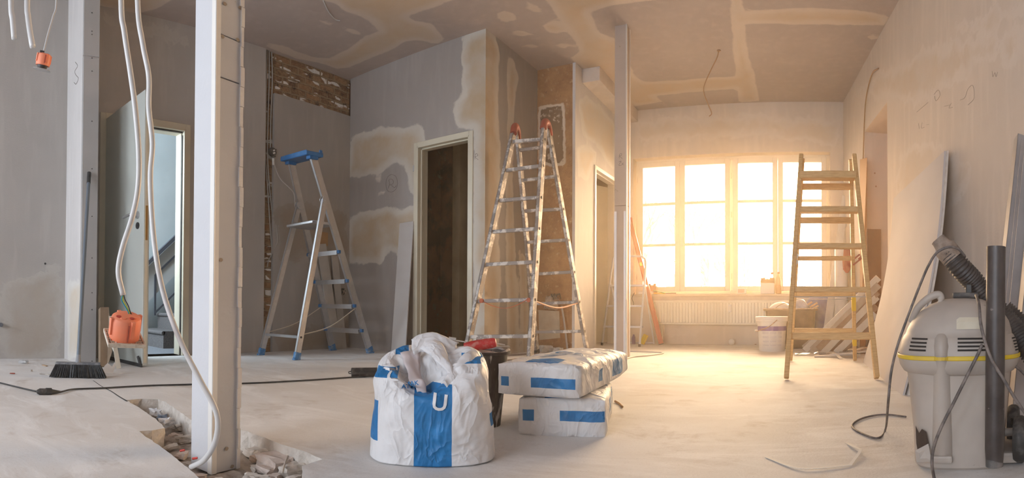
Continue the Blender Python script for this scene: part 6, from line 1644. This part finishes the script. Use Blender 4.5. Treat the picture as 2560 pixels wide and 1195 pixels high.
# chassis and wheels
bm = new(); box(bm, (.06, .02, .022), (.22, .22, .03)); bevel(bm, .008, 2); vtr(bm); t.part('chassis', bm, M_vac)
for (x, y) in ((.165, -.055), (.165, .12)):
    bm = new(); a_, b_ = V3((x - .012, y, .066)), V3((x + .020, y - .006, .066)); tube(bm, [a_, a_.lerp(b_, .3), a_.lerp(b_, .7), b_], lambda u: .060 + .006 * math.sin(u * PI), 28, 0); vtr(bm); w_ = t.part('wheel', bm, M_sockdark, 40)
    bm = new(); tube(bm, [b_, b_ + V3((.004, 0, 0))], .032, 18, 0); vtr(bm); t.part('hub', bm, M_dark, 40, parent=w_)
bm = new(); tube(bm, [(.13, .03, .066), (.17, .03, .066)], .012, 10, 0); vtr(bm); t.part('axle_arm', bm, M_vac, 40)
# black extension tube parked on the right front, held by its clip
A, B = at(2486, 1165, 1.385), at(2490, 617, 1.40); A.z = max(A.z, .006)
t2 = T('suction_tube', 'black plastic suction tube standing upright against the vacuum cleaner', 'tube', A)
M_tube = plain('scuffed_black_plastic', (.045, .035, .033), .42, c2=(.09, .075, .07), vs=9, c3=(.20, .17, .16), s3=40, lo3=.68, hi3=.72)
bm = new(); tube(bm, [A, A.lerp(B, .08), A.lerp(B, .16), B], lambda u: .0215 if u < .3 else .0245, 28, 0, False)
tube(bm, [B - V3((0, 0, .002)), A.lerp(B, .3)], .021, 28, 0, False); t2.part('tube_wall', bm, M_tube, 40)
bm = new(); tube(bm, [A + V3((0, 0, .0)), A + V3((0, 0, .05))], .0222, 28, 0); t2.part('worn_end', bm, plain('worn_grey_black', (.10, .095, .09), .6, c2=(.2, .18, .17), vs=30), 40)
# ribbed hose
def ribbed(name, label, pts, r, m, pitch=.0095, cuff=None, seg=22):
    P = smooth_path(pts, 14); L_ = sum((b - a).length for a, b in zip(P, P[1:])); nst = int(L_ / pitch) * 4
    # resample
    cum = [0]
    for a, b in zip(P, P[1:]): cum.append(cum[-1] + (b - a).length)
    out = []; j = 0
    for i in range(nst + 1):
        s = L_ * i / nst
        while j < len(P) - 2 and cum[j + 1] < s: j += 1
        out.append(P[j].lerp(P[j + 1], (s - cum[j]) / max(1e-6, cum[j + 1] - cum[j])))
    tt = T(name, label, 'hose', pts[0]); bm = new()
    tube(bm, out, lambda u: r * (1 + (.075 if int(round(u * nst)) % 4 in (0, 1) else -.075)), seg, 0); tt.part('ribbed_hose', bm, m, 70); return tt
M_hose = plain('ribbed_black_hose', (.05, .042, .040), .5, c2=(.15, .125, .11), vs=16, lo=.5, hi=.72)
r0_ = 1.62
hp = [at(2372, 632, r0_), at(2400, 668, r0_), at(2432, 702, r0_ + .02), at(2462, 740, r0_ + .03), at(2500, 782, r0_ + .04), at(2535, 822, r0_ + .03), at(2575, 880, r0_ + .0), at(2620, 940, r0_)]
th_ = ribbed('vacuum_hose', 'ribbed black vacuum hose running over the top of the vacuum cleaner', hp, .0315, M_hose)
bm = new(); A, B = at(2344, 598, r0_), at(2385, 648, r0_); tube(bm, [A, A.lerp(B, .1), A.lerp(B, .35), A.lerp(B, .45), B], lambda u: .022 if u < .3 else .026 if u < .6 else .034, 24, 0); jitter(bm, .0015, 60); th_.part('hose_cuff', bm, plain('dust_caked_cuff', (.34, .27, .22), .9, c2=(.20, .15, .12), vs=40, bump=.5), 50)
ribbed('vacuum_hose', 'second piece of ribbed hose behind the upright suction tube', [at(2512, 770, 1.78), at(2545, 800, 1.78), at(2580, 842, 1.75), at(2625, 880, 1.7)], .026, M_hose)
# cords
M_cord = plain('dusty_grey_cord', (.10, .085, .08), .6, c2=(.24, .20, .18), vs=40)
loose('power_cord', 'vacuum power cord looping up over the hose and down to the floor on the left', [at(2412, 640, 1.575), at(2395, 622, 1.55), at(2370, 618, 1.54), at(2342, 632, 1.54), at(2322, 662, 1.54), at(2300, 712, 1.52), at(2270, 790, 1.50), at(2245, 860, 1.49), at(2228, 930, 1.49), at(2220, 1010, 1.5), onz(2214, 1072, .012), onz(2196, 1095, .005), onz(2160, 1086, .005), onz(2130, 1066, .005), onz(2150, 1048, .005), onz(2190, 1038, .005), onz(2225, 1037, .005), onz(2265, 1042, .005)], .0038, M_cord, 'cord')
loose('power_cord', 'grey cord hanging over the front of the vacuum cleaner to the floor', [at(2455, 862, 1.40), at(2445, 885, 1.39), at(2415, 945, 1.385), at(2385, 1005, 1.385), at(2352, 1070, 1.385), at(2334, 1120, 1.385), at(2330, 1160, 1.385), at(2336, 1200, 1.34)], .0042, M_cord, 'cord')
loose('power_cord', 'grey cord running from the vacuum top across the suction tube to the right edge', [at(2440, 738, 1.47), at(2447, 760, 1.40), at(2452, 810, 1.365), at(2465, 862, 1.355), at(2482, 905, 1.35), at(2510, 950, 1.35), at(2540, 1000, 1.36), at(2575, 1050, 1.38)], .0042, M_cord, 'cord')
loose('power_cord', 'thin dark cord behind the right side of the vacuum cleaner', [at(2520, 910, 1.52), at(2545, 920, 1.53), at(2570, 945, 1.55)], .0042, M_cord, 'cord')
single('foot_lug', 'small dark scrap on the floor behind the vacuum wheel', 'scrap', (lambda b: (box(b, at(2550, 1052, 1.62), (.05, .02, .02)), b)[1])(new()), M_dark)

# ================================================================== BARE TREES OUTSIDE
M_bark = plain('grey_brown_bark', (.34, .24, .16), .9)
def tree(label, base, h, seed):
    rnd = random.Random(seed); tt = T('bare_tree', label, 'tree', base); bm = new()
    def br(p, d, L_, r, lv):
        q = p + d * L_; mid = p.lerp(q, .5) + V3((rnd.uniform(-1, 1), rnd.uniform(-1, 1), rnd.uniform(-1, 1))) * L_ * .06
        tube(bm, [p, mid, q], lambda u: r * (1 - .35 * u), 5 if lv > 1 else 8, 2, False)
        if lv >= 5: return
        for k in range(3 if lv < 4 else 2):
            f = rnd.uniform(.55, 1.0); dd_ = (d + V3((rnd.uniform(-1, 1), rnd.uniform(-.6, .6), rnd.uniform(-.35, .7))) * .62).normalized()
            br(p.lerp(q, f), dd_, L_ * rnd.uniform(.6, .8), r * .66, lv + 1)
    br(V3(base), V3((.05, 0, 1)), h * .34, .11, 0); tt.part('branches', bm, M_bark)
tree('bare tree outside behind the leftmost window panes', (-3.4, 12.6, -1.2), 5.4, 4)
tree('smaller bare tree outside behind the second window column', (-2.1, 14.0, -1.5), 4.4, 9)
bm = new(); box(bm, (-1, 17, -1.6), (40, 21, .1)); o = struct(build('ground', bm, plain('pale_ground', (.6, .57, .52), .9)))

# ---- haze added for the warm glow, denser and more tinted near the window
def haze(name, label, x0, x1, y0, y1, dens, colr, an):
    bm = new(); box(bm, ((x0 + x1) / 2, (y0 + y1) / 2, H / 2), (x1 - x0, y1 - y0, H - .01))
    v = bpy.data.materials.new(name); v.use_nodes = True; vn = v.node_tree.nodes; vn.clear()
    vo = vn.new('ShaderNodeOutputMaterial'); vs_ = vn.new('ShaderNodeVolumeScatter')
    vs_.inputs['Density'].default_value = dens; vs_.inputs['Anisotropy'].default_value = an; vs_.inputs['Color'].default_value = (*colr, 1)
    v.node_tree.links.new(vs_.outputs[0], vo.inputs['Volume'])
    tag(build(name, bm, v), label, 'haze', kind='stuff')
haze('added_haze', 'thin added haze veiling the front of the room', X1 + .01, 1.75, YBACK + .01, 3.5, .018, (1, .88, .74), .6)
haze('warm_glow_haze', 'thicker added haze tinted warm for the glow in front of the window', X2 + .01, 1.2, 3.505, YW - .005, .052, (1, .77, .50), .6)
